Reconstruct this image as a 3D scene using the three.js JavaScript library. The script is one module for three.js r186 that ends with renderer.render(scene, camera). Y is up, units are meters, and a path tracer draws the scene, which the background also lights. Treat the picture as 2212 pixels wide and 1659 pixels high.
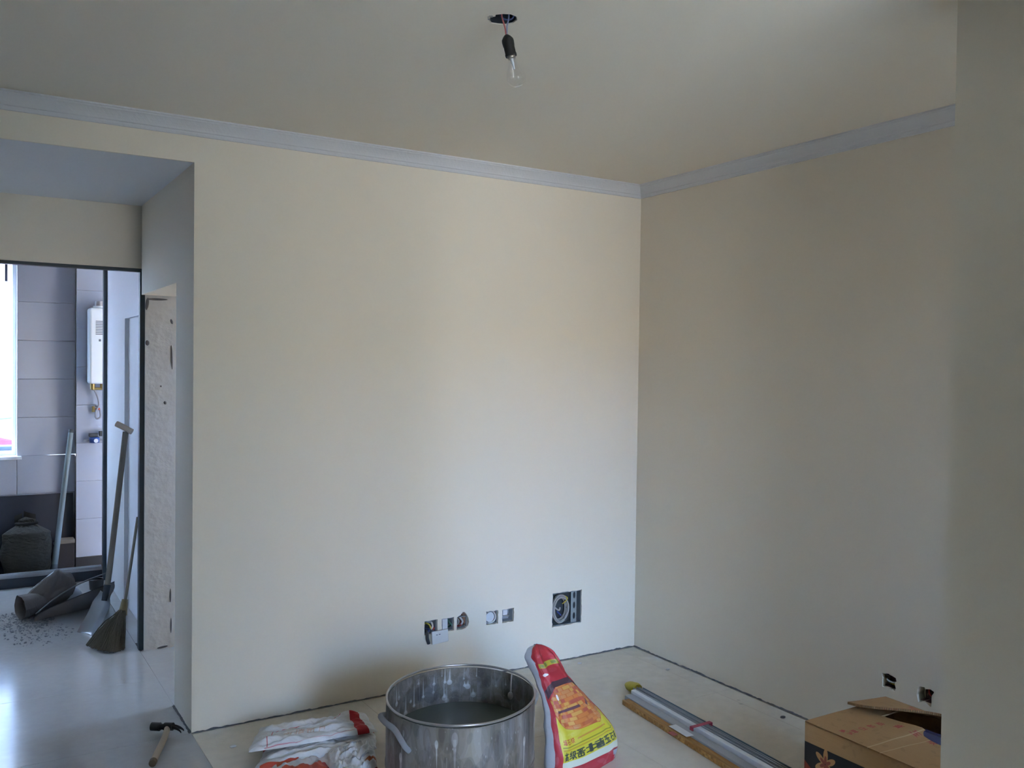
import * as THREE from 'three';
import { mergeGeometries, toCreasedNormals } from 'three/addons/utils/BufferGeometryUtils.js';
import { RoundedBoxGeometry } from 'three/addons/geometries/RoundedBoxGeometry.js';
import { ImprovedNoise } from 'three/addons/math/ImprovedNoise.js';

// ---------------------------------------------------------------- camera, sky, sun, exposure
const scene = new THREE.Scene();
const camera = new THREE.PerspectiveCamera(46.343, 2212 / 1659, 0.05, 300);
camera.position.set(-3.4029, 1.6478, 4.0928);
camera.rotation.order = 'YXZ';
camera.rotation.set(-0.0205, -0.5539, 0.0127);

const renderer = new THREE.WebGLRenderer({ antialias: true });
renderer.toneMapping = THREE.LinearToneMapping;
renderer.toneMappingExposure = 35.5;
renderer.shadowMap.enabled = true;

{ // hazy bright sky, a little bluer and darker towards the zenith
  const w = 64, h = 64, d = new Float32Array(w * h * 4);
  for (let j = 0; j < h; j++) {
    const up = Math.max(0, Math.sin(((j + 0.5) / h - 0.5) * Math.PI));
    const k = Math.pow(up, 0.6);
    for (let i = 0; i < w; i++) d.set([0.78 - 0.24 * k, 1.25 - 0.38 * k, 2.25 - 0.85 * k, 1], (j * w + i) * 4);
  }
  const t = new THREE.DataTexture(d, w, h, THREE.RGBAFormat, THREE.FloatType);
  t.mapping = THREE.EquirectangularReflectionMapping; t.magFilter = t.minFilter = THREE.LinearFilter; t.needsUpdate = true;
  scene.background = t;
}
const sun = new THREE.DirectionalLight(new THREE.Color().setRGB(1.0, 0.88, 0.70), 3.2);
sun.position.set(14, 13, -8); sun.target.position.set(0, 0, 0); sun.castShadow = true;
sun.shadow.radius = 3; sun.shadow.mapSize.set(2048, 2048);
Object.assign(sun.shadow.camera, { left: -30, right: 30, top: 30, bottom: -30, near: 0.5, far: 80 });
scene.add(sun, sun.target);

// ---------------------------------------------------------------- helpers
const V = (x, y, z) => new THREE.Vector3(x, y, z);
const rgb = (r, g, b) => new THREE.Color().setRGB(r, g, b);
function mulberry(a) { return () => { a |= 0; a = a + 0x6D2B79F5 | 0; let t = Math.imul(a ^ a >>> 15, 1 | a); t = t + Math.imul(t ^ t >>> 7, 61 | t) ^ t; return ((t ^ t >>> 14) >>> 0) / 4294967296; }; }
const perlin = new ImprovedNoise();
const noise = (x, y = 0, z = 0.37) => perlin.noise(x + 11.3, y + 7.7, z + 3.1);
const fbm = (x, y, z = 0.37, o = 4) => { let s = 0, a = 0.5; for (let i = 0; i < o; i++) { s += a * noise(x, y, z + i * 5.1); x *= 2.03; y *= 2.03; a *= 0.5; } return s; };
const clamp = (x, a = 0, b = 1) => Math.min(b, Math.max(a, x));
const smooth = (a, b, x) => { const t = clamp((x - a) / (b - a)); return t * t * (3 - 2 * t); };

const used = {};
const numbered = (n) => { const k = used[n] = (used[n] ?? 0) + 1; return k === 1 ? n : `${n}_${String(k - 1).padStart(3, '0')}`; };
const shade = (o) => { o.castShadow = o.receiveShadow = true; return o; };
// a group at the base of a thing; its parts are written in room coordinates and moved into the group
function thing(name, label, category, pos = [0, 0, 0], group) {
  const o = new THREE.Group(); o.name = numbered(name); o.position.set(...pos); scene.add(o);
  o.userData = { label, category }; if (group) o.userData.group = group;
  return o;
}
function part(parent, name, geo, mat, label) {
  const g = Array.isArray(geo) ? mergeGeometries(geo.map((x) => (x.index ? x.toNonIndexed() : x))) : geo;
  const off = V(0, 0, 0); for (let p = parent; p; p = p.parent) off.add(p.position);
  g.translate(-off.x, -off.y, -off.z);
  const m = shade(new THREE.Mesh(g, mat)); m.name = name; if (label) m.userData.label = label;
  parent.add(m); return m;
}
function single(name, geo, mat, label, category, group) {
  const g = Array.isArray(geo) ? mergeGeometries(geo.map((x) => (x.index ? x.toNonIndexed() : x))) : geo;
  g.computeBoundingBox(); const b = g.boundingBox, c = [(b.min.x + b.max.x) / 2, b.min.y, (b.min.z + b.max.z) / 2];
  g.translate(-c[0], -c[1], -c[2]);
  const m = shade(new THREE.Mesh(g, mat)); m.name = numbered(name); m.position.set(...c); m.userData = { label, category };
  if (group) m.userData.group = group;
  scene.add(m); return m;
}
function struct(name, geo, mat, parent = scene) {
  const g = Array.isArray(geo) ? mergeGeometries(geo.map((x) => (x.index ? x.toNonIndexed() : x))) : geo;
  const m = shade(new THREE.Mesh(g, mat)); m.name = parent === scene ? numbered(name) : name;
  if (parent === scene) m.userData.kind = 'structure';
  parent.add(m); return m;
}
function structGroup(name) { const g = new THREE.Group(); g.name = numbered(name); g.userData.kind = 'structure'; scene.add(g); return g; }
// box between two corners, uv in metres
function box(x0, x1, y0, y1, z0, z1) {
  const g = new THREE.BoxGeometry(x1 - x0, y1 - y0, z1 - z0); g.translate((x0 + x1) / 2, (y0 + y1) / 2, (z0 + z1) / 2);
  return metre(g);
}
function rbox(x0, x1, y0, y1, z0, z1, r = 0.004, s = 2) {
  const g = new RoundedBoxGeometry(x1 - x0, y1 - y0, z1 - z0, s, r); g.translate((x0 + x1) / 2, (y0 + y1) / 2, (z0 + z1) / 2);
  return metre(g);
}
function metre(g) {
  const p = g.attributes.position, n = g.attributes.normal, uv = new Float32Array(p.count * 2);
  for (let i = 0; i < p.count; i++) {
    const ax = Math.abs(n.getX(i)), ay = Math.abs(n.getY(i)), az = Math.abs(n.getZ(i));
    if (ay >= ax && ay >= az) { uv[2 * i] = p.getX(i); uv[2 * i + 1] = p.getZ(i); }
    else if (ax >= az) { uv[2 * i] = p.getZ(i); uv[2 * i + 1] = p.getY(i); }
    else { uv[2 * i] = p.getX(i); uv[2 * i + 1] = p.getY(i); }
  }
  g.setAttribute('uv', new THREE.BufferAttribute(uv, 2)); return g;
}
function tube(pts, r, seg = 24, rad = 8, closed = false) {
  const c = new THREE.CatmullRomCurve3(pts.map((p) => V(...p)), closed, 'centripetal');
  const g = new THREE.TubeGeometry(c, seg, r, rad, closed);
  if (closed) return g;
  const parts = [g];
  for (const [t, s] of [[0, -1], [1, 1]]) {
    const a = c.getPointAt(t), d = c.getTangentAt(t).multiplyScalar(s), cap = new THREE.CircleGeometry(r, rad);
    cap.applyQuaternion(new THREE.Quaternion().setFromUnitVectors(V(0, 0, 1), d)); cap.translate(a.x, a.y, a.z); parts.push(cap);
  }
  return mergeGeometries(parts);
}
// tapered round bar from a to b
function bar(a, b, r0, r1 = r0, rad = 14) {
  const A = V(...a), B = V(...b), d = B.clone().sub(A), g = new THREE.CylinderGeometry(r1, r0, d.length(), rad, 1);
  g.applyQuaternion(new THREE.Quaternion().setFromUnitVectors(V(0, 1, 0), d.clone().normalize())); g.translate((A.x + B.x) / 2, (A.y + B.y) / 2, (A.z + B.z) / 2);
  return g;
}
// square bar from a to b, width w (across, level) and height h
function plank(a, b, w, h, r = 0.002) {
  const A = V(...a), B = V(...b), d = B.clone().sub(A), L = d.length(), g = r ? new RoundedBoxGeometry(w, h, L, 2, r) : new THREE.BoxGeometry(w, h, L);
  metre(g);
  const z = d.normalize(), x = V(0, 1, 0).cross(z).normalize(), y = z.clone().cross(x);
  g.applyMatrix4(new THREE.Matrix4().makeBasis(x, y, z).setPosition((A.x + B.x) / 2, (A.y + B.y) / 2, (A.z + B.z) / 2));
  return g;
}
// surface from f(u, v) -> [x, y, z]; uv = (u, v)
function sheet(f, nu, nv, close = false) {
  const p = [], uv = [], id = [];
  for (let j = 0; j <= nv; j++) for (let i = 0; i <= nu; i++) { p.push(...f(i / nu, j / nv)); uv.push(i / nu, j / nv); }
  for (let j = 0; j < nv; j++) for (let i = 0; i < nu; i++) { const a = j * (nu + 1) + i, b = a + 1, c = a + nu + 1, d = c + 1; id.push(a, b, d, a, d, c); }
  const g = new THREE.BufferGeometry(); g.setAttribute('position', new THREE.Float32BufferAttribute(p, 3)); g.setAttribute('uv', new THREE.Float32BufferAttribute(uv, 2)); g.setIndex(id); g.computeVertexNormals();
  return g;
}
function lathe(pts, x, y, z, seg = 32) { const g = new THREE.LatheGeometry(pts.map((p) => new THREE.Vector2(...p)), seg); g.translate(x, y, z); return g; }

// ---------------------------------------------------------------- textures and materials
function canvasTex(w, h, draw, srgb = true, wrap = true) {
  const c = document.createElement('canvas'); c.width = w; c.height = h; draw(c.getContext('2d'), w, h);
  const t = new THREE.CanvasTexture(c); if (srgb) t.colorSpace = THREE.SRGBColorSpace;
  if (wrap) t.wrapS = t.wrapT = THREE.RepeatWrapping;
  return t;
}
// tileable value grid -> DataTexture; f(x, y) in 0..1 gives [r, g, b] 0..255
function dataTex(n, f, srgb) {
  const d = new Uint8Array(n * n * 4);
  for (let j = 0; j < n; j++) for (let i = 0; i < n; i++) { const c = f(i / n, j / n); d.set([c[0], c[1], c[2], 255], (j * n + i) * 4); }
  const t = new THREE.DataTexture(d, n, n); t.wrapS = t.wrapT = THREE.RepeatWrapping; t.magFilter = THREE.LinearFilter; t.minFilter = THREE.LinearMipmapLinearFilter; t.generateMipmaps = true;
  if (srgb) t.colorSpace = THREE.SRGBColorSpace; t.needsUpdate = true; return t;
}
// seamless noise on a torus
const ring = (x, y, f, o = 4, s = 0) => { let r = 0, a = 0.5, k = f; for (let i = 0; i < o; i++) { const u = x * k, v = y * k, fx = x, fy = y; const n = (p, q) => noise(p, q, s + i * 3.7); r += a * ((n(u, v) * (1 - fx) + n(u - k, v) * fx) * (1 - fy) + (n(u, v - k) * (1 - fx) + n(u - k, v - k) * fx) * fy); k *= 2; a *= 0.5; } return r; };
const rep = (t, m) => { const c = t.clone(); c.repeat.set(1 / m, 1 / m); c.needsUpdate = true; return c; };
const bumpTex = dataTex(256, (x, y) => { const v = 128 + 200 * ring(x, y, 6, 5); return [v, v, v]; });
const grainTex = dataTex(256, (x, y) => { const v = 128 + 230 * ring(x, y, 22, 3, 9); return [v, v, v]; });
const std = (o) => new THREE.MeshStandardMaterial(o);
const M = {
  paint: std({ color: rgb(0.82, 0.745, 0.615), roughness: 0.82, bumpMap: rep(bumpTex, 0.5), bumpScale: 0.0012 }),
  white: std({ color: rgb(0.76, 0.76, 0.76), roughness: 0.85, bumpMap: rep(bumpTex, 0.5), bumpScale: 0.001 }),
  bluewhite: std({ color: rgb(0.82, 0.85, 0.90), roughness: 0.7, bumpMap: rep(bumpTex, 0.4), bumpScale: 0.002 }),
  gypsum: std({ color: rgb(0.66, 0.66, 0.665), roughness: 0.8, bumpMap: rep(grainTex, 0.3), bumpScale: 0.001 }),
  rough: std({ color: rgb(0.60, 0.585, 0.56), roughness: 0.95, bumpMap: rep(bumpTex, 0.35), bumpScale: 0.006 }),
  slab: std({ color: rgb(0.05, 0.05, 0.052), roughness: 0.95 }),
};

// ---------------------------------------------------------------- the building shell
const X1 = -2.52;                     // left end of the back wall and face of the passage wall
const DEP = 0.05;                     // depth of the holes for electrical boxes
function ragged(cx, cy, w, h, seed, jag = 0.004, n = 6) { // outline of a hole knocked into plaster
  const r = mulberry(seed), p = [], push = (x, y) => p.push([cx + x + (r() - 0.5) * jag, cy + y + (r() - 0.5) * jag]);
  for (let i = 0; i < n; i++) push(-w / 2 + w * i / n, -h / 2);
  for (let i = 0; i < n; i++) push(w / 2, -h / 2 + h * i / n);
  for (let i = 0; i < n; i++) push(w / 2 - w * i / n, h / 2);
  for (let i = 0; i < n; i++) push(-w / 2, h / 2 - h * i / n);
  return p;
}
function holedPanel(u0, u1, v0, v1, holes, depth) { // plate in the xy plane, its front at z = 0, with holes right through
  const s = new THREE.Shape([[u0, v0], [u1, v0], [u1, v1], [u0, v1]].map((q) => new THREE.Vector2(...q)));
  for (const h of holes) s.holes.push(new THREE.Path(h.map((q) => new THREE.Vector2(...q))));
  const g = new THREE.ExtrudeGeometry(s, { depth, bevelEnabled: false }); g.translate(0, 0, -depth); return metre(g);
}
// the plaster of some holes is broken away beyond the box (rounded side of the third one)
const chip = [[-1.192, 0.268], [-1.162, 0.266], [-1.14, 0.27], [-1.125, 0.281], [-1.118, 0.299], [-1.122, 0.322], [-1.134, 0.343], [-1.146, 0.356], [-1.158, 0.357], [-1.168, 0.343], [-1.19, 0.334]];
const holesBack = [
  ragged(-1.341, 0.304, 0.074, 0.07, 3, 0.003), ragged(-1.243, 0.303, 0.07, 0.07, 4, 0.003), chip,
  ragged(-0.977, 0.303, 0.074, 0.072, 5, 0.004), ragged(-0.878, 0.301, 0.074, 0.07, 6, 0.004), ragged(-0.489, 0.289, 0.2, 0.186, 7, 0.005, 12)];
const H = 2.7;
struct('wall_back', [
  holedPanel(X1, 0.0, -0.02, H, holesBack, DEP), box(X1, 0.0, -0.02, H, -0.37, -DEP)], M.paint);
struct('beam', box(-7.7, X1, 2.52, H, -0.012, 0), M.paint);
{
  const holes = [ragged(1.699, 0.311, 0.064, 0.058, 21, 0.012, 5), ragged(1.869, 0.307, 0.066, 0.066, 22, 0.016, 5)];
  const g = holedPanel(-0.37, 7.2, -0.02, H, holes, DEP); g.rotateY(-Math.PI / 2);
  struct('wall_right', [g, box(DEP, 0.25, -0.02, H, -0.37, 7.2)], M.paint);
}
struct('wall_near_right', box(-1.036, -0.9, -0.02, H, 2.597, 4.6), M.paint);
struct('wall_left', [box(-7.7, -7.5, -0.02, H, 0, 7.0), box(-7.7, -4.5, -0.02, H, -0.2, -0.012)], M.paint);
const OP = { x0: -4.6, x1: -2.0, y0: 0.02, y1: 2.5 };
struct('wall_front', [box(-7.7, OP.x0, -0.02, H, 7.0, 7.2), box(OP.x1, -1.3, -0.02, H, 7.0, 7.2), box(-1.3, 0, -0.02, 0.9, 7.0, 7.2), box(-1.3, 0, 2.6, H, 7.0, 7.2), box(OP.x0, OP.x1, OP.y1, H, 7.0, 7.2)], M.paint);
struct('added_light_partition', [box(-7.5, -2.5, -0.02, H, 4.6, 4.72), box(-1.5, -0.68, -0.02, H, 4.6, 4.72), box(-0.1, 0, -0.02, H, 4.6, 4.72), box(-0.68, -0.1, -0.02, 1.0, 4.6, 4.72), box(-0.68, -0.1, 2.3, H, 4.6, 4.72), box(-1.44, -1.036, -0.02, H, 3.2, 3.32), box(-1.5, -1.38, -0.02, H, 4.72, 7.0)], M.paint);  // unseen walls and pier added to block and narrow the daylight
{
  const hole = [[-2.022, 1.700], [-2.008, 1.686], [-1.985, 1.690], [-1.962, 1.699], [-1.950, 1.722], [-1.953, 1.752], [-1.968, 1.772], [-1.992, 1.778], [-2.012, 1.768], [-2.028, 1.750], [-2.022, 1.738], [-2.032, 1.722]];
  const g = holedPanel(-7.7, 0.25, -4.05, 7.2, [hole], DEP); g.rotateX(Math.PI / 2); g.translate(0, H, 0);
  struct('ceiling', [g, box(-7.7, 0.25, H + DEP, H + 0.2, -4.05, 7.2)], M.paint);
}
struct('ceiling_passage', box(-7.7, X1, 2.52, H, -1.33, -0.012), M.white);
struct('wall_passage_left', box(-4.7, -4.5, -0.02, H, -1.33, -0.012), M.paint);
struct('wall_passage', box(X1, -2.3, 2.02, H, -1.31, -0.37), M.paint);
struct('wall_kitchen_front', box(-7.7, -2.5, 2.168, H, -1.48, -1.33), M.paint);
struct('wall_corridor', [box(-2.5, 0.05, -0.02, H, -1.48, -1.31), box(0.05, 0.25, -0.02, 1.2, -1.48, -0.37), box(0.05, 0.25, 2.0, H, -1.48, -0.37), box(0.05, 0.25, 1.2, 2.0, -1.48, -0.95), box(0.05, 0.25, 1.2, 2.0, -0.5, -0.37)], M.rough);
struct('wall_kitchen_right', [box(-2.45, -2.3, -0.02, H, -1.75, -1.48), box(-2.425, -2.3, -0.02, 1.93, -2.38, -1.75), box(-2.45, -2.3, 1.93, H, -2.38, -1.75), box(-2.45, -2.3, -0.02, H, -3.2, -2.38)], M.bluewhite);
struct('wall_balcony_right', box(-1.9, -1.7, -0.02, H, -3.85, -3.0), M.white);
struct('wall_kitchen_left', box(-4.7, -4.5, -0.02, H, -3.85, -1.48), M.white);
const KW = { x0: -3.6, x1: -3.008, y0: 0.896, y1: 2.45 };
struct('wall_kitchen_back', [box(-7.7, 0.25, -0.6, KW.y0 - 0.025, -4.05, -3.85), box(-7.7, KW.x0, KW.y0, H, -4.05, -3.85), box(KW.x1, 0.25, KW.y0, H, -4.05, -3.85), box(KW.x0, KW.x1, KW.y1, H, -4.05, -3.85)], M.white);

{ // cornice: one profile swept along both walls and mitred in the corner
  const pr = [[0.064, 0], [0.064, 0.007], [0.059, 0.009], [0.057, 0.014], [0.049, 0.018], [0.040, 0.025], [0.031, 0.034], [0.025, 0.043], [0.022, 0.051], [0.016, 0.053], [0.014, 0.060], [0.010, 0.068], [0, 0.068]];
  const run = (f) => {
    const p = [], uv = [];
    for (let i = 0; i + 1 < pr.length; i++) {
      const a = f(pr[i], 0), b = f(pr[i], 1), c = f(pr[i + 1], 1), d = f(pr[i + 1], 0);
      for (const q of [a, b, c, a, c, d]) { p.push(...q); uv.push(q[0] + q[2], q[1]); }
    }
    const g = new THREE.BufferGeometry(); g.setAttribute('position', new THREE.Float32BufferAttribute(p, 3)); g.setAttribute('uv', new THREE.Float32BufferAttribute(uv, 2)); g.computeVertexNormals(); return g;
  };
  struct('trim_1', run(([o, d], t) => [t ? -o : -7.5, H - d, o]), M.gypsum);
  struct('trim_2', run(([o, d], t) => [-o, H - d, t ? 2.597 : o]), M.gypsum);
}

{ // kitchen opening: dark metal sub-frame
  const f = structGroup('door_1'), m = std({ color: rgb(0.045, 0.055, 0.06), roughness: 0.5, metalness: 0.3 });
  struct('head_rail', rbox(-4.5, -2.500, 2.150, 2.168, -1.375, -1.325), m, f);
  struct('post', rbox(-2.526, -2.498, 0, 2.150, -1.375, -1.325), m, f);
}
{ // balcony opening: dark post, raised threshold with a light metal track
  const f = structGroup('door_2'), m = std({ color: rgb(0.07, 0.085, 0.10), roughness: 0.45, metalness: 0.3 }), al = std({ color: rgb(0.34, 0.35, 0.37), roughness: 0.4, metalness: 0.5 });
  struct('post', rbox(-2.475, -2.435, 0, H, -3.26, -3.2), m, f);
  struct('threshold', rbox(-4.5, -2.475, 0, 0.072, -3.34, -3.24, 0.004), std({ color: rgb(0.03, 0.034, 0.045), roughness: 0.6 }), f);
  struct('track', [rbox(-4.5, -2.475, 0.072, 0.082, -3.34, -3.24, 0.002), rbox(-4.5, -2.475, 0.08, 0.1, -3.256, -3.244, 0.002), rbox(-4.5, -2.475, 0.08, 0.1, -3.30, -3.288, 0.002)], al, f);
}
{ // pier on the balcony back wall, faced with white tiles over a dark plinth
  const pier = struct('pillar', box(-2.596, -1.9, 0, H, -3.85, -3.69), M.rough);
  const tl = [0, 1, 2].map((k) => std({ color: rgb(0.37 + 0.012 * k, 0.385 + 0.012 * k, 0.445 + 0.012 * k), roughness: 0.25 }));
  const r = mulberry(9);
  for (let n = 0; n < 9; n++) for (let k = 0; k < 2; k++) {
    const x0 = -2.61 + 0.36 * k, x1 = Math.min(x0 + 0.36, -1.9), y0 = 0.095 + 0.3 * n, y1 = Math.min(y0 + 0.3, H);
    struct('tile', rbox(x0 + 0.0012, x1 - 0.0012, y0 + 0.0007, y1 - 0.0007, -3.69, -3.68, 0.002, 1), tl[Math.floor(r() * 3)], pier);
  }
  struct('plinth', rbox(-2.612, -1.9, 0, 0.093, -3.69, -3.676), std({ color: rgb(0.02, 0.02, 0.024), roughness: 0.4 }), pier);
  const back = scene.getObjectByName('wall_kitchen_back');
  for (let n = 0; n < 9; n++) for (let k = 0; k < 4; k++) {
    const x1 = -2.6 - 0.41 * k, x0 = x1 - 0.41, y0 = 0.296 + 0.3 * n - 0.3, y1 = Math.min(y0 + 0.3, H);
    if (y1 <= KW.y0 + 0.001 || k === 0) struct('tile', rbox(x0 + 0.0012, x1 - 0.0012, Math.max(0, y0) + 0.0007, y1 - 0.0007, -3.85, -3.84, 0.002, 1), tl[Math.floor(r() * 3)], back);
  }
}
{ // balcony window: white frame, pane, sill
  const f = structGroup('window_1'), m = std({ color: rgb(0.78, 0.79, 0.8), roughness: 0.4 });
  struct('window_frame', [rbox(KW.x1 - 0.028, KW.x1, KW.y0, KW.y1, -4.0, -3.94), rbox(KW.x0, KW.x1, KW.y0, KW.y0 + 0.03, -4.0, -3.94), rbox(KW.x0, KW.x1, KW.y1 - 0.05, KW.y1, -4.0, -3.94)], m, f);
  struct('sash_bar', rbox(-3.088, -3.068, 2.255, KW.y1 - 0.05, -3.985, -3.955), std({ color: rgb(0.05, 0.06, 0.09), roughness: 0.5 }), f);
  struct('sill', rbox(KW.x0, KW.x1 + 0.03, KW.y0 - 0.025, KW.y0, -4.0, -3.80), m, f);
}

{ // knocked edges of the unfinished passage doorway
  const w = scene.getObjectByName('wall_corridor'), m = std({ color: rgb(0.13, 0.12, 0.12), roughness: 0.95 });
  const bit = (x0, x1, y0, y1, k) => { const g = new THREE.DodecahedronGeometry(0.5, 1); g.scale(x1 - x0, y1 - y0, 0.006); g.rotateZ(k); g.translate((x0 + x1) / 2, (y0 + y1) / 2, -1.309); struct('chip', metre(g), m, w); };
  bit(-2.500, -2.482, 1.935, 2.005, -0.12); bit(-2.495, -2.380, 1.992, 2.004, 0.02); bit(-2.500, -2.478, 1.735, 1.765, 0.1); bit(-2.365, -2.352, 1.86, 1.89, 0.3); bit(-2.362, -2.352, 1.60, 1.74, 0.03); bit(-2.42, -2.41, 1.50, 1.51, 0); bit(-2.40, -2.385, 1.40, 1.42, 0.4); bit(-2.362, -2.354, 0.26, 0.34, 0); bit(-2.358, -2.350, 0.08, 0.17, 0); bit(-2.43, -2.37, 0.0, 0.012, 0.1);
}

{ // dark ragged bead, its colour standing for dirt and shade in the floor gap
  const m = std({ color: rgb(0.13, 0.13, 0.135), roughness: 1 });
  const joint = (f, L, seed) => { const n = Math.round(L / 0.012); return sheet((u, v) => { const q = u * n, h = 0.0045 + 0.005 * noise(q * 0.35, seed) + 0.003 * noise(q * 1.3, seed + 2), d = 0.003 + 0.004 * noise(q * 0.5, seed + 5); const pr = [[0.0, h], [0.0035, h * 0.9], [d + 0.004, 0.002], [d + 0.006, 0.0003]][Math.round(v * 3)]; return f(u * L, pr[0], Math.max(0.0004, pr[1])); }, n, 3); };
  struct('gap_dirt_shade_3', joint((a, o, h) => [X1 + a, h, o], 2.52, 3), m);
  const g = joint((a, o, h) => [-o, h, a], 2.6, 9); g.index.array.reverse(); g.computeVertexNormals(); struct('gap_dirt_shade_4', g, m);
  const k = joint((a, o, h) => [X1 - o, h, -a], 0.37, 15); struct('gap_dirt_shade_5', k, m);
}

// ---------------------------------------------------------------- floor: 80 cm tiles with thin joints, polished on the left, under work dust on the right
struct('floor', box(-7.7, 0.25, -0.15, -0.014, -4.05, 7.2), M.slab);
{
  const floor = scene.getObjectByName('floor');
  const specks = (x, y) => clamp(0.5 + 1.6 * ring(x, y, 5, 5, 2));
  const polRough = dataTex(512, (x, y) => { const v = clamp(0.15 + 0.16 * ring(x, y, 5, 5, 2) + 0.04 * ring(x, y, 30, 2, 5), 0.06, 0.5) * 255; return [v, v, v]; });
  const polCol = dataTex(512, (x, y) => { const k = 1 + 0.10 * ring(x, y, 4, 5, 1) + 0.05 * ring(x, y, 40, 2, 7); return [172 * k, 172 * k, 170 * k]; }, true);
  const dustCol = dataTex(512, (x, y) => { const n = ring(x, y, 3, 5, 12), k = 1 + 0.16 * n + 0.08 * ring(x, y, 34, 3, 17) - 0.3 * smooth(0.29, 0.36, ring(x, y, 13, 3, 41)), w = smooth(0.12, 0.32, ring(x, y, 5, 4, 55)); return [(212 + 14 * w) * k, (203 + 18 * w) * k, (186 + 28 * w) * k]; }, true);
  const polished = new THREE.MeshPhysicalMaterial({ map: rep(polCol, 1.7), roughnessMap: rep(polRough, 2.3), roughness: 1, specularIntensity: 1 });
  const dusty = std({ map: rep(dustCol, 1.9), roughness: 0.62, bumpMap: rep(grainTex, 0.25), bumpScale: 0.0008 });
  const J = 0.0004, xs = [X1], zs = [0];
  const tile = (x0, x1, z0, z1, m) => struct('tile', rbox(x0 + J, x1 - J, -0.014, 0, z0 + J, z1 - J, 0.0012, 1), m, floor);
  const g = 0.013; // gap left along the walls
  for (let k = 0; k < 7; k++) for (let n = 0; n < 9; n++) {            // left strip, living room
    const x1 = X1 - 0.8 * k, x0 = Math.max(x1 - 0.8, -7.5), z0 = 0.8 * n, z1 = Math.min(z0 + 0.8, 7.0);
    tile(x0, x1, z0, z1, polished);
  }
  for (let k = 0; k < 4; k++) for (let n = 0; n < 5; n++) {            // passage and kitchen
    const x1 = X1 - 0.8 * k, x0 = Math.max(X1 - 0.8 * (k + 1), -7.5), z1 = -0.8 * n, z0 = Math.max(z1 - 0.8, -3.85);
    tile(x0, x1, z0, z1, polished);
  }
  for (let k = 0; k < 3; k++) tile(X1 + 0.8 * k, Math.min(X1 + 0.8 * (k + 1), 0.05), -1.31, -0.37, polished);
  tile(X1, -2.43, -3.85, -1.48, polished); tile(-2.43, -1.9, -3.85, -3.2, polished);
  for (let k = 0; k < 4; k++) for (let n = 0; n < 9; n++) {            // right part of the living room
    const x0 = X1 + 0.8 * k, x1 = Math.min(x0 + 0.8, -g), z0 = 0.8 * n + (n ? 0 : g), z1 = Math.min(0.8 * (n + 1), 7.0);
    tile(x0, x1, z0, z1, dusty);
  }
}

// ---------------------------------------------------------------- outside
struct('ground', box(-90, 90, -0.9, -0.5, -90, 90), std({ color: rgb(0.36, 0.31, 0.25), roughness: 0.95 }));
struct('added_upper_floors', box(-16, 0.25, 2.9, 12, -4.05, 7.2), std({ color: rgb(0.6, 0.57, 0.52), roughness: 0.9 }));  // unseen storeys added to cut the skylight reaching the kitchen side
{
  const wallM = std({ color: rgb(0.62, 0.50, 0.37), roughness: 0.9 }), glass = std({ color: rgb(0.08, 0.1, 0.12), roughness: 0.1 });
  const t = thing('apartment_building', 'low tan apartment building across the yard outside the front opening', 'building', [0, -0.5, 34]);
  part(t, 'wall', box(-26, 20, -0.5, 4.9, 30, 38), wallM);
  for (let s = 0; s < 2; s++) for (let k = 0; k < 9; k++) { const x = -20 + k * 4.3, y = 0.5 + 2.4 * s; part(t, 'window', box(x, x + 1.6, y, y + 1.5, 29.95, 30.2), glass); }
}

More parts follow.
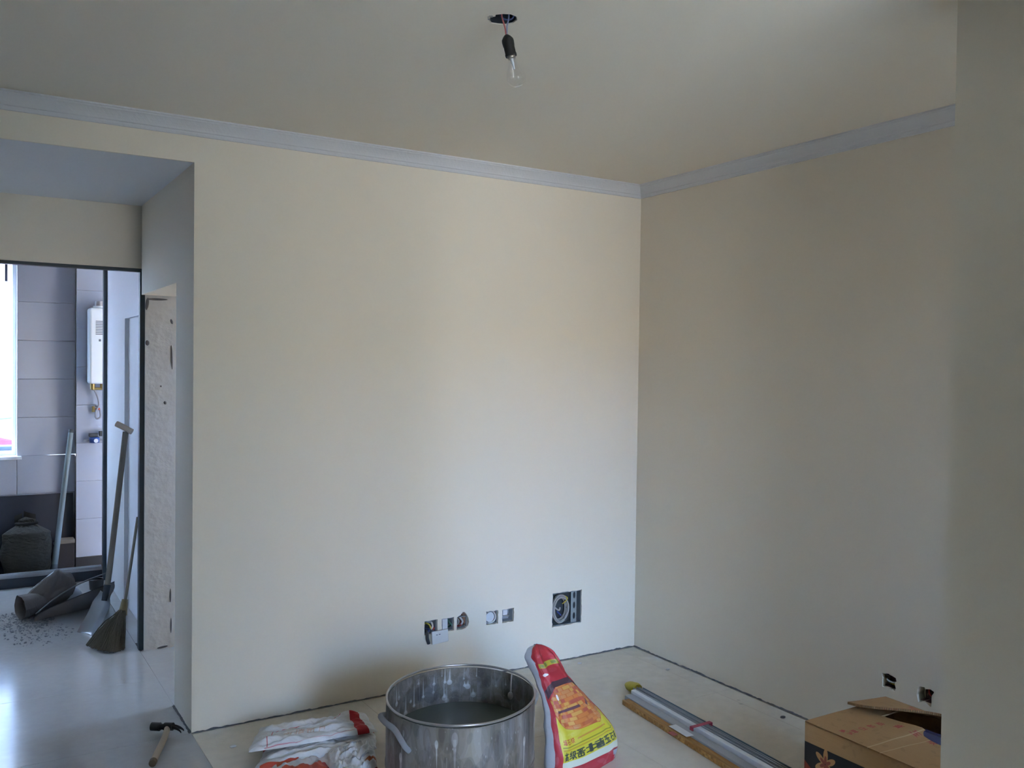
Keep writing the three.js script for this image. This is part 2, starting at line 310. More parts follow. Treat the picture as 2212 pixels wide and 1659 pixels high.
{ // shaded pale block close behind the kitchen
  const wallM = std({ color: rgb(0.66, 0.61, 0.54), roughness: 0.9 });
  const t = thing('pale_building', 'pale plastered apartment block seen overexposed through the kitchen window', 'building', [0, -0.5, -16]);
  part(t, 'wall', box(-20, 16, -0.5, 20, -20, -11.5), wallM);
}
{
  const pb = scene.getObjectByName('pale_building'), glass = std({ color: rgb(0.25, 0.32, 0.42), roughness: 0.15 }), awn = std({ color: rgb(0.45, 0.5, 0.58), roughness: 0.7 });
  for (let k = 0; k < 6; k++) for (let s = 0; s < 3; s++) { const x = -3.7 - 2.6 * k + (k > 2 ? 14.6 : 0); part(pb, 'window', box(x, x + 1.0, 0.62 + 2.9 * s, 1.55 + 2.9 * s, -11.52, -11.45), glass); part(pb, 'awning', box(x - 0.1, x + 1.12, 1.75 + 2.9 * s, 1.82 + 2.9 * s, -11.5, -11.2), awn); }
  single('overhead_cable', tube([[-9, 0.9, -10.5], [-5, 0.66, -10.5], [-2.9, 0.80, -10.5], [3, 1.6, -10.5]], 0.012, 60, 6), std({ color: rgb(0.05, 0.12, 0.15), roughness: 0.6 }), 'dark cable hanging across the yard outside the kitchen window', 'cable');
  const t = thing('car', 'red parked car seen at the bottom of the kitchen window', 'car', [-4.4, -0.5, -6.1]);
  const paint = new THREE.MeshPhysicalMaterial({ color: rgb(0.55, 0.02, 0.05), roughness: 0.3, clearcoat: 0.8 }), gl = std({ color: rgb(0.03, 0.05, 0.07), roughness: 0.1 }), rubber = std({ color: rgb(0.02, 0.02, 0.02), roughness: 0.8 });
  const prof = (pts, d, z) => { const s = new THREE.Shape(pts.map((q) => new THREE.Vector2(...q))), g = new THREE.ExtrudeGeometry(s, { depth: d, bevelEnabled: true, bevelSize: 0.04, bevelThickness: 0.04, bevelSegments: 3 }); g.translate(0, 0, z); return metre(g); };
  part(t, 'body', prof([[-6.5, -0.2], [-6.55, 0.2], [-6.1, 0.38], [-2.5, 0.40], [-2.25, 0.3], [-2.25, -0.2]], 1.6, -6.9), paint);
  part(t, 'roof', prof([[-5.2, 0.86], [-4.9, 0.93], [-3.2, 0.94], [-2.75, 0.84]], 1.3, -6.75), paint);
  part(t, 'windows', prof([[-5.75, 0.38], [-5.2, 0.84], [-2.75, 0.82], [-2.45, 0.40]], 1.36, -6.78), gl);
  for (const [x, z] of [[-5.7, -5.25], [-3.0, -5.25], [-5.7, -6.85], [-3.0, -6.85]]) { const g = new THREE.CylinderGeometry(0.31, 0.31, 0.2, 28); g.rotateX(Math.PI / 2); g.translate(x, -0.19, z); part(t, 'wheel', g, rubber); }
}

// ---------------------------------------------------------------- tub of water, bag of filler, empty bags
const TUB = { c: [-1.738, 1.055], a: 0.330, b: 0.290, ax: [0.651, -0.759], bx: [-0.759, -0.651], h: 0.38 };
const tubAt = (t, k = 1, y = 0) => { const c = Math.cos(t) * TUB.a * k, s = Math.sin(t) * TUB.b * k; return [TUB.c[0] + c * TUB.ax[0] + s * TUB.bx[0], y, TUB.c[1] + c * TUB.ax[1] + s * TUB.bx[1]]; };
const tubMap = canvasTex(2048, 512, (g, w, h) => {
  const r = mulberry(77);
  g.fillStyle = '#8b877c'; g.fillRect(0, 0, w, h);
  for (let i = 0; i < 2600; i++) { const x = r() * w, y = r() * h, s = 4 + r() * 34, v = r(); g.fillStyle = v < 0.45 ? 'rgba(88,78,64,.17)' : v < 0.75 ? 'rgba(172,176,178,.15)' : 'rgba(56,60,62,.16)'; g.beginPath(); g.ellipse(x, y, s, s * (0.5 + r()), r() * 3, 0, 7); g.fill(); }
  g.globalAlpha = 0.35; for (let i = 0; i < 220; i++) { const x = r() * w, y = r() * h; g.strokeStyle = r() < 0.6 ? '#b9bbba' : '#5f5c56'; g.lineWidth = 1 + r() * 2.5; g.beginPath(); g.moveTo(x, y); g.lineTo(x + (r() - 0.5) * 16, y + 20 + r() * 110); g.stroke(); }
  g.globalAlpha = 1;
  for (let i = 0; i < 150; i++) { // splashes and runs of white filler
    const x = r() * w, y = r() * h * 0.95, l = 10 + r() * 90, b = 2 + r() * 9; g.fillStyle = `rgba(214,216,216,${0.25 + r() * 0.55})`;
    g.beginPath(); g.ellipse(x, y, b * 1.3, b, 0, 0, 7); g.fill(); g.beginPath(); g.moveTo(x - b * 0.7, y); g.lineTo(x + b * 0.7, y); g.lineTo(x + b * 0.2 + (r() - 0.5) * 8, y + l); g.closePath(); g.fill();
  }
  for (let i = 0; i < 1500; i++) { g.fillStyle = `rgba(220,222,222,${r() * 0.5})`; g.fillRect(r() * w, r() * h, 1 + r() * 3, 1 + r() * 3); }
});
tubMap.repeat.set(1, 1);
{
  const metal = std({ map: tubMap, metalness: 0.28, roughness: 0.55, bumpMap: rep(bumpTex, 0.35), bumpScale: 0.002 });
  const prof = [[0.965, 0.0], [0.985, 0.03], [0.985, 0.12], [0.995, 0.125], [0.995, 0.135], [0.985, 0.14], [0.988, 0.365]];
  const inn = [[0.972, 0.365], [0.966, 0.225], [0.966, 0.02], [0.93, 0.010], [0.0, 0.010]];
  const dent = (t, y) => 1 + 0.006 * noise(3 * Math.cos(t), 3 * Math.sin(t), y * 5);
  const ringSheet = (pr) => { const n = pr.length - 1; return sheet((u, v) => { const q = v * n, i = Math.min(Math.floor(q), n - 1), f = q - i, k = pr[i][0] + (pr[i + 1][0] - pr[i][0]) * f, y = pr[i][1] + (pr[i + 1][1] - pr[i][1]) * f, t = -u * Math.PI * 2; return tubAt(t, k * dent(t, y), y); }, 128, n * 3); };
  const t = thing('metal_tub', 'round grey metal tub splashed with white filler, holding water, beside the pile of empty bags', 'tub', [TUB.c[0], 0, TUB.c[1]]);
  part(t, 'side', ringSheet(prof), metal);
  part(t, 'lining', ringSheet(inn), metal);
  const rim = []; for (let i = 0; i < 72; i++) { const a = i / 72 * Math.PI * 2; rim.push(tubAt(a, 0.982 * dent(a, 0.4), 0.3755 + 0.002 * noise(4 * Math.cos(a), 4 * Math.sin(a)))); }
  part(t, 'rim', tube(rim, 0.0045, 144, 10, true), std({ color: rgb(0.42, 0.41, 0.40), metalness: 0.75, roughness: 0.3 }));
  const crust = std({ color: rgb(0.50, 0.51, 0.53), roughness: 0.9, bumpMap: rep(grainTex, 0.05), bumpScale: 0.003 });
  const hp = (t0, m, lab) => part(t, 'handle', tube([[1.92, 0.99, 0.312], [2.06, 1.065, 0.328], [2.30, 1.075, 0.334], [2.50, 1.06, 0.328], [2.60, 1.045, 0.300], [2.67, 1.03, 0.276], [2.69, 0.99, 0.262]].map(([a, k, y]) => tubAt(a + t0, k, y)), 0.0105, 40, 10), m, lab);
  hp(0, crust, 'handle crusted with white filler'); hp(Math.PI, std({ color: rgb(0.35, 0.35, 0.34), roughness: 0.7 }));
  const w = sheet((u, v) => tubAt(-u * Math.PI * 2, 0.957 * (1 - v), 0.222), 96, 6);
  single('water', w, new THREE.MeshPhysicalMaterial({ color: rgb(0.10, 0.115, 0.10), roughness: 0.06, bumpMap: rep(bumpTex, 0.4), bumpScale: 0.0006 }), 'dark murky water standing inside the metal tub', 'water');
  const drip = [tube([[-1.452, 0.374, 0.965], [-1.462, 0.335, 0.975], [-1.463, 0.295, 0.975]], 0.0035, 14, 8)];
  const lump = new THREE.IcosahedronGeometry(0.011, 2); lump.scale(1, 1.5, 1); lump.translate(-1.464, 0.288, 0.976); drip.push(metre(lump.toNonIndexed())); drip.forEach((q) => q.deleteAttribute('uv'));
  single('rod', drip, std({ color: rgb(0.33, 0.29, 0.26), roughness: 0.8 }), 'thin rod with a lump of filler hanging inside the tub', 'rod');
}

// strokes standing for the small printed characters: [x0, y0, x1, y1] on a 10 x 10 grid
const GLYPHS = [
  [[5, 0, 5, 1.5], [1, 2, 9, 2], [3, 3.2, 7, 3.2], [3, 3.2, 3, 5], [7, 3.2, 7, 5], [3, 5, 7, 5], [1.4, 6.2, 8.6, 6.2], [1.4, 6.2, 1.4, 10], [8.6, 6.2, 8.6, 10], [3.4, 7.6, 6.6, 7.6], [3.4, 7.6, 3.4, 9.2], [6.6, 7.6, 6.6, 9.2], [3.4, 9.2, 6.6, 9.2]],
  [[3, 0, 1, 3], [1, 3, 4, 2.6], [4, 2.6, 1, 6], [1, 6, 4, 5.4], [0.6, 9, 4, 7.6], [5, 1, 9, 1], [6.4, 1, 5, 9.6], [9, 1, 8, 4], [8, 4, 9.4, 4], [9.4, 4, 5.6, 9.8], [6.6, 5, 9.6, 9.8]],
  [[1, 1, 9, 1], [5, 1, 5, 9], [0.6, 4.6, 9.4, 4.6], [2, 6.4, 8, 6.4], [2, 6.4, 2, 9.6], [8, 6.4, 8, 9.6], [2, 9.6, 8, 9.6], [3, 2.4, 4, 3.6], [7, 2.4, 6, 3.6]],
  [[2.2, 0.6, 2.2, 9.4], [0.4, 3.4, 4, 3.4], [0.4, 8.6, 4, 7.6], [4.6, 1.4, 9.6, 1.4], [7, 0.2, 7, 4], [4.6, 4, 9.6, 4], [5, 5.4, 9.2, 5.4], [5, 5.4, 5, 9.6], [9.2, 5.4, 9.2, 9.6], [5, 9.6, 9.2, 9.6], [6.2, 7, 8, 7], [6.2, 7, 6.2, 8.4], [8, 7, 8, 8.4]],
  [[1, 1.4, 9, 1.4], [1.6, 5, 8.4, 5], [0.6, 9.2, 9.4, 9.2], [5, 1.4, 5, 9.2], [3, 2.6, 3, 4], [7, 6, 7, 8]],
  [[0.8, 1.2, 9.2, 1.2], [4.6, 1.2, 0.8, 7], [3, 5, 8.6, 5], [3, 5, 3, 9.6], [8.6, 5, 8.6, 9.6], [3, 9.6, 8.6, 9.6]],
  [[5, 0, 5, 1.2], [1, 1.6, 9, 1.6], [3, 2.6, 7, 2.6], [3, 2.6, 3, 4], [7, 2.6, 7, 4], [1.2, 4.6, 8.8, 4.6], [2.6, 5.8, 7.4, 5.8], [2.6, 5.8, 2.2, 9.8], [7.4, 5.8, 7.4, 9.8], [2.6, 7.2, 7.4, 7.2], [2.6, 8.4, 7.4, 8.4]]];
function writeGlyphs(g, x, y, s, color, lw, list = [0, 1, 2, 3, 4, 5, 6], gap = 1.06) {
  g.strokeStyle = color; g.lineWidth = lw; g.lineCap = 'round';
  list.forEach((k, i) => { for (const [a, b, c, d] of GLYPHS[k]) { g.beginPath(); g.moveTo(x + (i * gap + a / 10) * s, y + b / 10 * s); g.lineTo(x + (i * gap + c / 10) * s, y + d / 10 * s); g.stroke(); } });
}
const dusting = (g, w, h, n, seed, c = '235,235,236', a = 0.16) => { const r = mulberry(seed); for (let i = 0; i < n; i++) { g.fillStyle = `rgba(${c},${r() * a})`; g.beginPath(); g.ellipse(r() * w, r() * h, 3 + r() * 40, 2 + r() * 26, r() * 3, 0, 7); g.fill(); } };
const sackMap = canvasTex(1024, 1024, (g, w, h) => { // u: round the sack (front from 0.25 to 0.75), v: height
  g.fillStyle = '#c9ccd2'; g.fillRect(0, 0, w, h); dusting(g, w, h, 160, 5, '150,154,164', 0.12);
  const X = 256, W = 512; // front
  g.fillStyle = '#b2313c'; g.fillRect(X + 18, 0, W - 24, h);
  g.fillStyle = '#c9ccd2'; g.beginPath(); g.moveTo(X, 90); g.lineTo(X + 70, 200); g.lineTo(X, 360); g.fill();
  g.save(); g.translate(X + 14, 0); g.scale(0.84, 1); g.translate(-X, 0);
  g.fillStyle = '#b3a43c'; g.fillRect(X + 90, 205, 330, 46); g.fillStyle = '#7d8a48'; for (let k = 0; k < 5; k++) g.fillRect(X + 110 + k * 62, 214, 40, 28);
  g.fillStyle = '#f0eef0'; g.beginPath(); g.ellipse(X + 150, 318, 66, 15, -0.06, 0, 7); g.fill();
  g.fillStyle = '#4b343c'; g.beginPath(); g.moveTo(X + 20, 470); g.lineTo(X + 200, 395); g.lineTo(X + 430, 400); g.lineTo(X + 512, 470); g.lineTo(X + 512, 510); g.lineTo(X + 400, 445); g.lineTo(X + 220, 440); g.lineTo(X + 30, 520); g.fill();
  // picture of tiled roof in orange
  g.save(); g.beginPath(); g.moveTo(X + 60, 520); g.lineTo(X + 230, 440); g.lineTo(X + 430, 450); g.lineTo(X + 500, 540); g.lineTo(X + 480, 660); g.lineTo(X + 360, 745); g.lineTo(X + 180, 700); g.lineTo(X + 90, 610); g.clip();
  g.fillStyle = '#c2703a'; g.fillRect(X, 400, W, 360); const r = mulberry(3); for (let j = 0; j < 14; j++) for (let i = 0; i < 14; i++) { g.fillStyle = ['#cf8044', '#b85e38', '#c98a5a', '#b4584a', '#d0a058'][Math.floor(r() * 5)]; g.fillRect(X + i * 40 + (j % 2) * 20 - 20, 430 + j * 24, 36, 21); }
  g.fillStyle = '#6b4650'; g.fillRect(X + 130, 588, 170, 16); g.beginPath(); g.moveTo(X + 350, 600); g.lineTo(X + 400, 560); g.lineTo(X + 410, 574); g.lineTo(X + 362, 612); g.fill(); g.fillStyle = '#efe6df'; g.beginPath(); g.ellipse(X + 190, 505, 16, 20, 0, 0, 7); g.fill(); g.restore();
  // yellow field with lettering, white strip below
  g.fillStyle = '#c8bd38'; g.beginPath(); g.moveTo(X + 90, 618); g.lineTo(X + 180, 702); g.lineTo(X + 360, 747); g.lineTo(X + 480, 662); g.lineTo(X + 498, 650); g.lineTo(X + 498, 900); g.lineTo(X + 90, 900); g.fill();
  writeGlyphs(g, X + 120, 762, 32, '#b8562e', 4, [3, 5, 1], 1.1); g.fillStyle = '#c08a40'; g.fillRect(X + 245, 772, 150, 10);
  g.fillStyle = '#8f8a2c'; g.fillRect(X + 110, 806, 370, 7); g.fillStyle = '#b99a34'; g.fillRect(X + 110, 822, 370, 8);
  writeGlyphs(g, X + 112, 840, 50, '#39433c', 7, [0, 1, 2, 3, 4, 5, 6], 1.07);
  g.fillStyle = '#c7cbb8'; g.fillRect(X + 90, 898, 408, 40);
  g.fillStyle = '#a62c38'; g.fillRect(X + 5, 938, 572, 86);
  g.fillStyle = '#9aa0a4'; g.fillRect(X + 380, 950, 90, 26); g.fillRect(X + 400, 976, 50, 20); g.fillStyle = '#5b4038'; g.fillRect(X + 378, 944, 92, 5); g.restore();
  dusting(g, w, h, 260, 8, '222,216,218', 0.16); // filler dust rubbed into the print
});
{
  const U = [0.966, -0.258], N = [0.258, 0.966];
  const spine = new THREE.CatmullRomCurve3([V(-1.205, 0.0, 1.13), V(-1.220, 0.13, 1.125), V(-1.270, 0.25, 1.110), V(-1.330, 0.37, 1.085), V(-1.366, 0.45, 1.062), V(-1.385, 0.507, 1.045)]);
  const f = (u, v) => { // u round the sack, v up
    const c = spine.getPoint(v), a = (u - 0.5) * Math.PI * 2, e = 0.55;
    const top = v < 0.74 ? 1 : Math.sqrt(Math.max(0, 1 - Math.pow((v - 0.74) / 0.26, 2))), foot = 0.9 + 0.1 * smooth(0, 0.07, v);
    const w = (0.190 - 0.118 * smooth(0.10, 0.66, v)) * (0.03 + 0.97 * top) * foot, t = (0.074 - 0.034 * smooth(0, 0.6, v)) * (0.03 + 0.97 * top) * foot;
    const sx = Math.sign(Math.sin(a)) * Math.pow(Math.abs(Math.sin(a)), e), cx = Math.sign(Math.cos(a)) * Math.pow(Math.abs(Math.cos(a)), e);
    const k = top, n = 0.010 * noise(u * 9, v * 7, 4.4) + 0.006 * noise(u * 21, v * 15, 2.2) + 0.006 * smooth(0.6, 0.8, v) * Math.sin(u * 60);
    const px = w * sx * (v > 0.999 ? 0.02 : 1), pz = (t * cx + n * k) * (v > 0.999 ? 0.02 : 1);
    return [c.x + px * U[0] + pz * N[0], Math.max(0.001, c.y + 0.006 * noise(u * 8, v * 3)), c.z + px * U[1] + pz * N[1]];
  };
  const t = thing('filler_bag', 'red, white and yellow printed bag of filler leaning against the right side of the tub', 'bag', [-1.215, 0, 1.13]);
  part(t, 'body', sheet(f, 96, 72), std({ map: sackMap, roughness: 0.5, bumpMap: rep(bumpTex, 0.4), bumpScale: 0.002 }));
}

// flattened empty bag: corners far-left, far-right, near-right, near-left in (x, z), laid at height y with a given fullness
function emptyBag(corners, y0, full, seed, lift = [0, 0, 0, 0], amp = 0.012) {
  const [A, B, C, D] = corners, bil = (u, v, k) => (A[k] * (1 - u) + B[k] * u) * (1 - v) + (D[k] * (1 - u) + C[k] * u) * v;
  const one = (side) => sheet((u, v) => {
    const e = Math.min(1, 7 * Math.min(u, 1 - u, v, 1 - v)), pil = Math.sqrt(Math.max(0, e));
    const ru = u + 0.018 * noise(v * 6, seed, 1.5), rv = v + 0.05 * noise(u * 5, seed, 7.5);
    const fold = Math.abs(noise(u * 4 + v * 2.2, v * 5 - u, seed)) * 1.6 + 0.6 * Math.abs(noise(u * 11, v * 8, seed + 3));
    const up = lift[0] * (1 - u) * (1 - v) + lift[1] * u * (1 - v) + lift[2] * u * v + lift[3] * (1 - u) * v;
    const y = y0 + up + (side > 0 ? full * pil * (0.55 + 0.45 * fold) + amp * pil * fold : 0);
    return [bil(ru, rv, 0), y, bil(ru, rv, 1)];
  }, 56, 32);
  const top = one(1), bot = one(-1); for (const q of [top, bot]) { const w = q.attributes.uv; for (let i = 0; i < w.count; i++) w.setY(i, 1 - w.getY(i)); } bot.index.array.reverse(); bot.computeVertexNormals();
  return [top, bot];
}
const bagTex = (kind) => canvasTex(512, 256, (g, w, h) => {
  const r = mulberry(100 + kind);
  g.fillStyle = kind === 2 ? '#c65a38' : kind === 4 ? '#d8d4d6' : '#dedcdc'; g.fillRect(0, 0, w, h); dusting(g, w, h, 60, 20 + kind, '186,178,172', 0.14);
  if (kind === 0) { g.strokeStyle = '#c8525c'; g.lineWidth = 3; g.beginPath(); g.moveTo(70, 250); g.quadraticCurveTo(70, 110, 130, 100); g.lineTo(300, 78); g.quadraticCurveTo(350, 66, 380, 40); g.stroke(); g.fillStyle = '#b01824'; g.beginPath(); g.moveTo(420, 0); g.lineTo(462, 0); g.lineTo(476, h); g.lineTo(428, h); g.fill(); g.strokeStyle = '#c9808a'; g.lineWidth = 2; g.beginPath(); g.moveTo(60, 252); g.lineTo(420, 240); g.stroke(); writeGlyphs(g, 128, 150, 40, 'rgba(196,150,130,.45)', 5, [0, 3, 2, 6], 1.2); }
  if (kind === 1) { g.fillStyle = '#b8382c'; g.fillRect(0, 0, w, 46); g.fillStyle = '#d9d4d2'; for (let k = 0; k < 9; k++) g.fillRect(40 + k * 50, 4, 18, 34); g.fillStyle = '#c84a34'; g.fillRect(20, h - 20, 160, 20); }
  if (kind === 2) { g.fillStyle = '#8f2422'; g.fillRect(0, 150, w, 106); g.fillStyle = '#ded8d4'; g.fillRect(170, 0, 60, h); writeGlyphs(g, 260, 40, 60, '#e9d9c8', 7, [6, 1, 3], 1.2); }
  if (kind === 3) { g.strokeStyle = 'rgba(150,156,176,.6)'; g.lineWidth = 4; for (let k = 0; k < 7; k++) { g.beginPath(); g.moveTo(r() * w, r() * h); g.lineTo(r() * w, r() * h); g.stroke(); } g.fillStyle = '#c05a54'; g.fillRect(0, h - 26, 200, 26); g.fillStyle = '#b5602e'; g.fillRect(380, 190, 132, 30); }
  if (kind === 4) { g.fillStyle = '#bf4a34'; g.beginPath(); g.moveTo(60, 70); g.lineTo(330, 60); g.lineTo(380, h); g.lineTo(20, h); g.fill(); g.fillStyle = '#8f2630'; g.beginPath(); g.moveTo(330, 60); g.lineTo(350, 60); g.lineTo(420, h); g.lineTo(385, h); g.fill(); g.fillStyle = '#c9542e'; g.fillRect(40, 16, 150, 24); }
});
{
  const bags = [
    [[[-2.305, 0.475], [-1.90, 0.53], [-1.97, 0.84], [-2.385, 0.66]], 0.002, 0.020, 2, 'crumpled orange and red printed bag at the bottom of the pile of empty bags', [0, 0, 0, 0]],
    [[[-2.33, 0.53], [-2.06, 0.60], [-2.07, 0.99], [-2.40, 0.93]], 0.018, 0.026, 4, 'nearest empty bag of the pile, white with a large orange-red print', [0.01, 0.02, 0, 0]],
    [[[-2.32, 0.42], [-1.865, 0.50], [-1.93, 0.690], [-2.40, 0.565]], 0.044, 0.022, 1, 'long pale empty bag with small red marks under the topmost one', [-0.008, 0.012, 0.016, -0.016]],
    [[[-2.12, 0.63], [-1.92, 0.63], [-1.985, 0.82], [-2.21, 0.92]], 0.050, 0.030, 3, 'small bright white crumpled bag at the near right of the pile beside the tub', [0.012, 0.018, 0, -0.01]],
    [[[-2.295, 0.265], [-1.872, 0.43], [-1.89, 0.605], [-2.405, 0.49]], 0.078, 0.028, 0, 'topmost empty white bag with a thin red outline and a red band at one end', [-0.012, 0.022, 0.016, -0.006]]];
  bags.forEach(([c, y, full, k, label, lift]) => single('empty_bag', emptyBag(c, y, full, 3 + k * 2.7, lift), std({ map: bagTex(k), roughness: 0.55, bumpMap: rep(bumpTex, 0.5), bumpScale: 0.004, side: THREE.DoubleSide }), label, 'bag', 'empty filler bags heaped left of the tub'));
}

// ---------------------------------------------------------------- strips on the floor
{
  const alu = std({ color: rgb(0.46, 0.50, 0.53), metalness: 0.55, roughness: 0.38 }), aluDark = std({ color: rgb(0.20, 0.27, 0.32), metalness: 0.5, roughness: 0.42 }), whiteM = std({ color: rgb(0.72, 0.74, 0.75), roughness: 0.45 }), greyM = std({ color: rgb(0.36, 0.37, 0.38), roughness: 0.6 });
  const woodTex = canvasTex(128, 1024, (g, w, h) => { const r = mulberry(31); g.fillStyle = '#a8783a'; g.fillRect(0, 0, w, h); for (let i = 0; i < 160; i++) { g.strokeStyle = r() < 0.5 ? 'rgba(110,72,34,.22)' : 'rgba(205,168,108,.28)'; g.lineWidth = 1 + r() * 3; const x = r() * w; g.beginPath(); g.moveTo(x, 0); g.bezierCurveTo(x + r() * 14 - 7, h * 0.3, x + r() * 14 - 7, h * 0.6, x + r() * 10 - 5, h); g.stroke(); } });
  const wood = std({ map: rep(woodTex, 0.5), roughness: 0.6 });
  const grp = 'strips and profiles bundled on the floor beside the right wall';
  // each runs from its far end to its near end
  single('wooden_strip', plank([-0.622, 0.012, 0.69], [-0.742, 0.012, 1.80], 0.040, 0.024, 0.003), wood, 'brown wooden strip on the floor, leftmost of the bundle', 'strip', grp);
  single('grey_strip', plank([-0.578, 0.016, 0.66], [-0.688, 0.016, 1.80], 0.046, 0.026, 0.002), greyM, 'flat grey plastic strip lying between the wooden strip and the white trim', 'strip', grp);
  single('white_trim', plank([-0.534, 0.022, 0.64], [-0.628, 0.022, 1.80], 0.026, 0.034, 0.003), whiteM, 'narrow bright white trim in the middle of the bundle of strips', 'strip', grp);
  const chan = (a, b, w, h, m, label) => { // U channel: base and two lips
    const A = V(...a), B = V(...b), d = B.clone().sub(A).normalize(), x = V(0, 1, 0).cross(d).normalize();
    const off = (k, y) => [[A.x + x.x * k, A.y + y, A.z + x.z * k], [B.x + x.x * k, B.y + y, B.z + x.z * k]];
    return single('metal_profile', [plank(...off(0, 0), w, 0.003, 0.001), plank(...off(-w / 2, h / 2), 0.003, h, 0.001), plank(...off(w / 2, h / 2), 0.003, h, 0.001)], m, label, 'profile', grp);
  };
  chan([-0.505, 0.004, 0.62], [-0.590, 0.004, 1.80], 0.022, 0.036, alu, 'silvery metal channel right beside the white trim');
  chan([-0.482, 0.004, 0.615], [-0.563, 0.004, 1.80], 0.018, 0.030, alu, 'silvery metal channel, second from the right edge of the bundle');
  chan([-0.462, 0.004, 0.62], [-0.540, 0.004, 1.80], 0.016, 0.026, aluDark, 'dark blue-grey metal channel at the right edge of the bundle');
  const capM = std({ color: rgb(0.50, 0.38, 0.03), roughness: 0.5, bumpMap: rep(bumpTex, 0.08), bumpScale: 0.003 });
  const cap = sheet((u, v) => { const a = u * Math.PI * 2, r = 0.030 * Math.pow(Math.sin(Math.PI * (0.06 + 0.66 * v)), 0.7) * (1 + 0.15 * noise(u * 6, v * 4)); const s = v * 0.085; return [-0.492 + 0.004 * v - 1.15 * r * Math.cos(a) * (v > 0.001 ? 1 : 0.01), 0.028 + r * 0.85 * Math.sin(a) * (v > 0.001 ? 1 : 0.01), 0.535 + s]; }, 28, 14);
  single('tape_wrap', cap, capM, 'yellow adhesive tape wrapped around the far end of the metal channels', 'tape');
  const band = (k) => { const out = []; for (const [x0, x1, y] of [[-0.604 - k, -0.484 - k, 0.045], [-0.604 - k, -0.600 - k, 0.022], [-0.488 - k, -0.484 - k, 0.022]]) out.push(box(x0, x1, y === 0.045 ? 0.043 : 0.002, 0.0455, 1.135, 1.155)); return out; };
  single('red_tape', band(0.012), std({ color: rgb(0.45, 0.06, 0.10), roughness: 0.5 }), 'red tape tied across the bundle of metal channels', 'tape');
  single('paper_label', plank([-0.652, 0.0305, 1.06], [-0.664, 0.0305, 1.19], 0.040, 0.001, 0), std({ color: rgb(0.70, 0.72, 0.72), roughness: 0.7 }), 'white paper label stuck on the grey strip', 'label');
  const sticker = plank([-0.700, 0.0245, 1.10], [-0.704, 0.0245, 1.14], 0.030, 0.001, 0);
  single('red_sticker', sticker, std({ color: rgb(0.38, 0.10, 0.09), roughness: 0.6 }), 'small red mark stuck on the brown wooden strip', 'sticker');
}

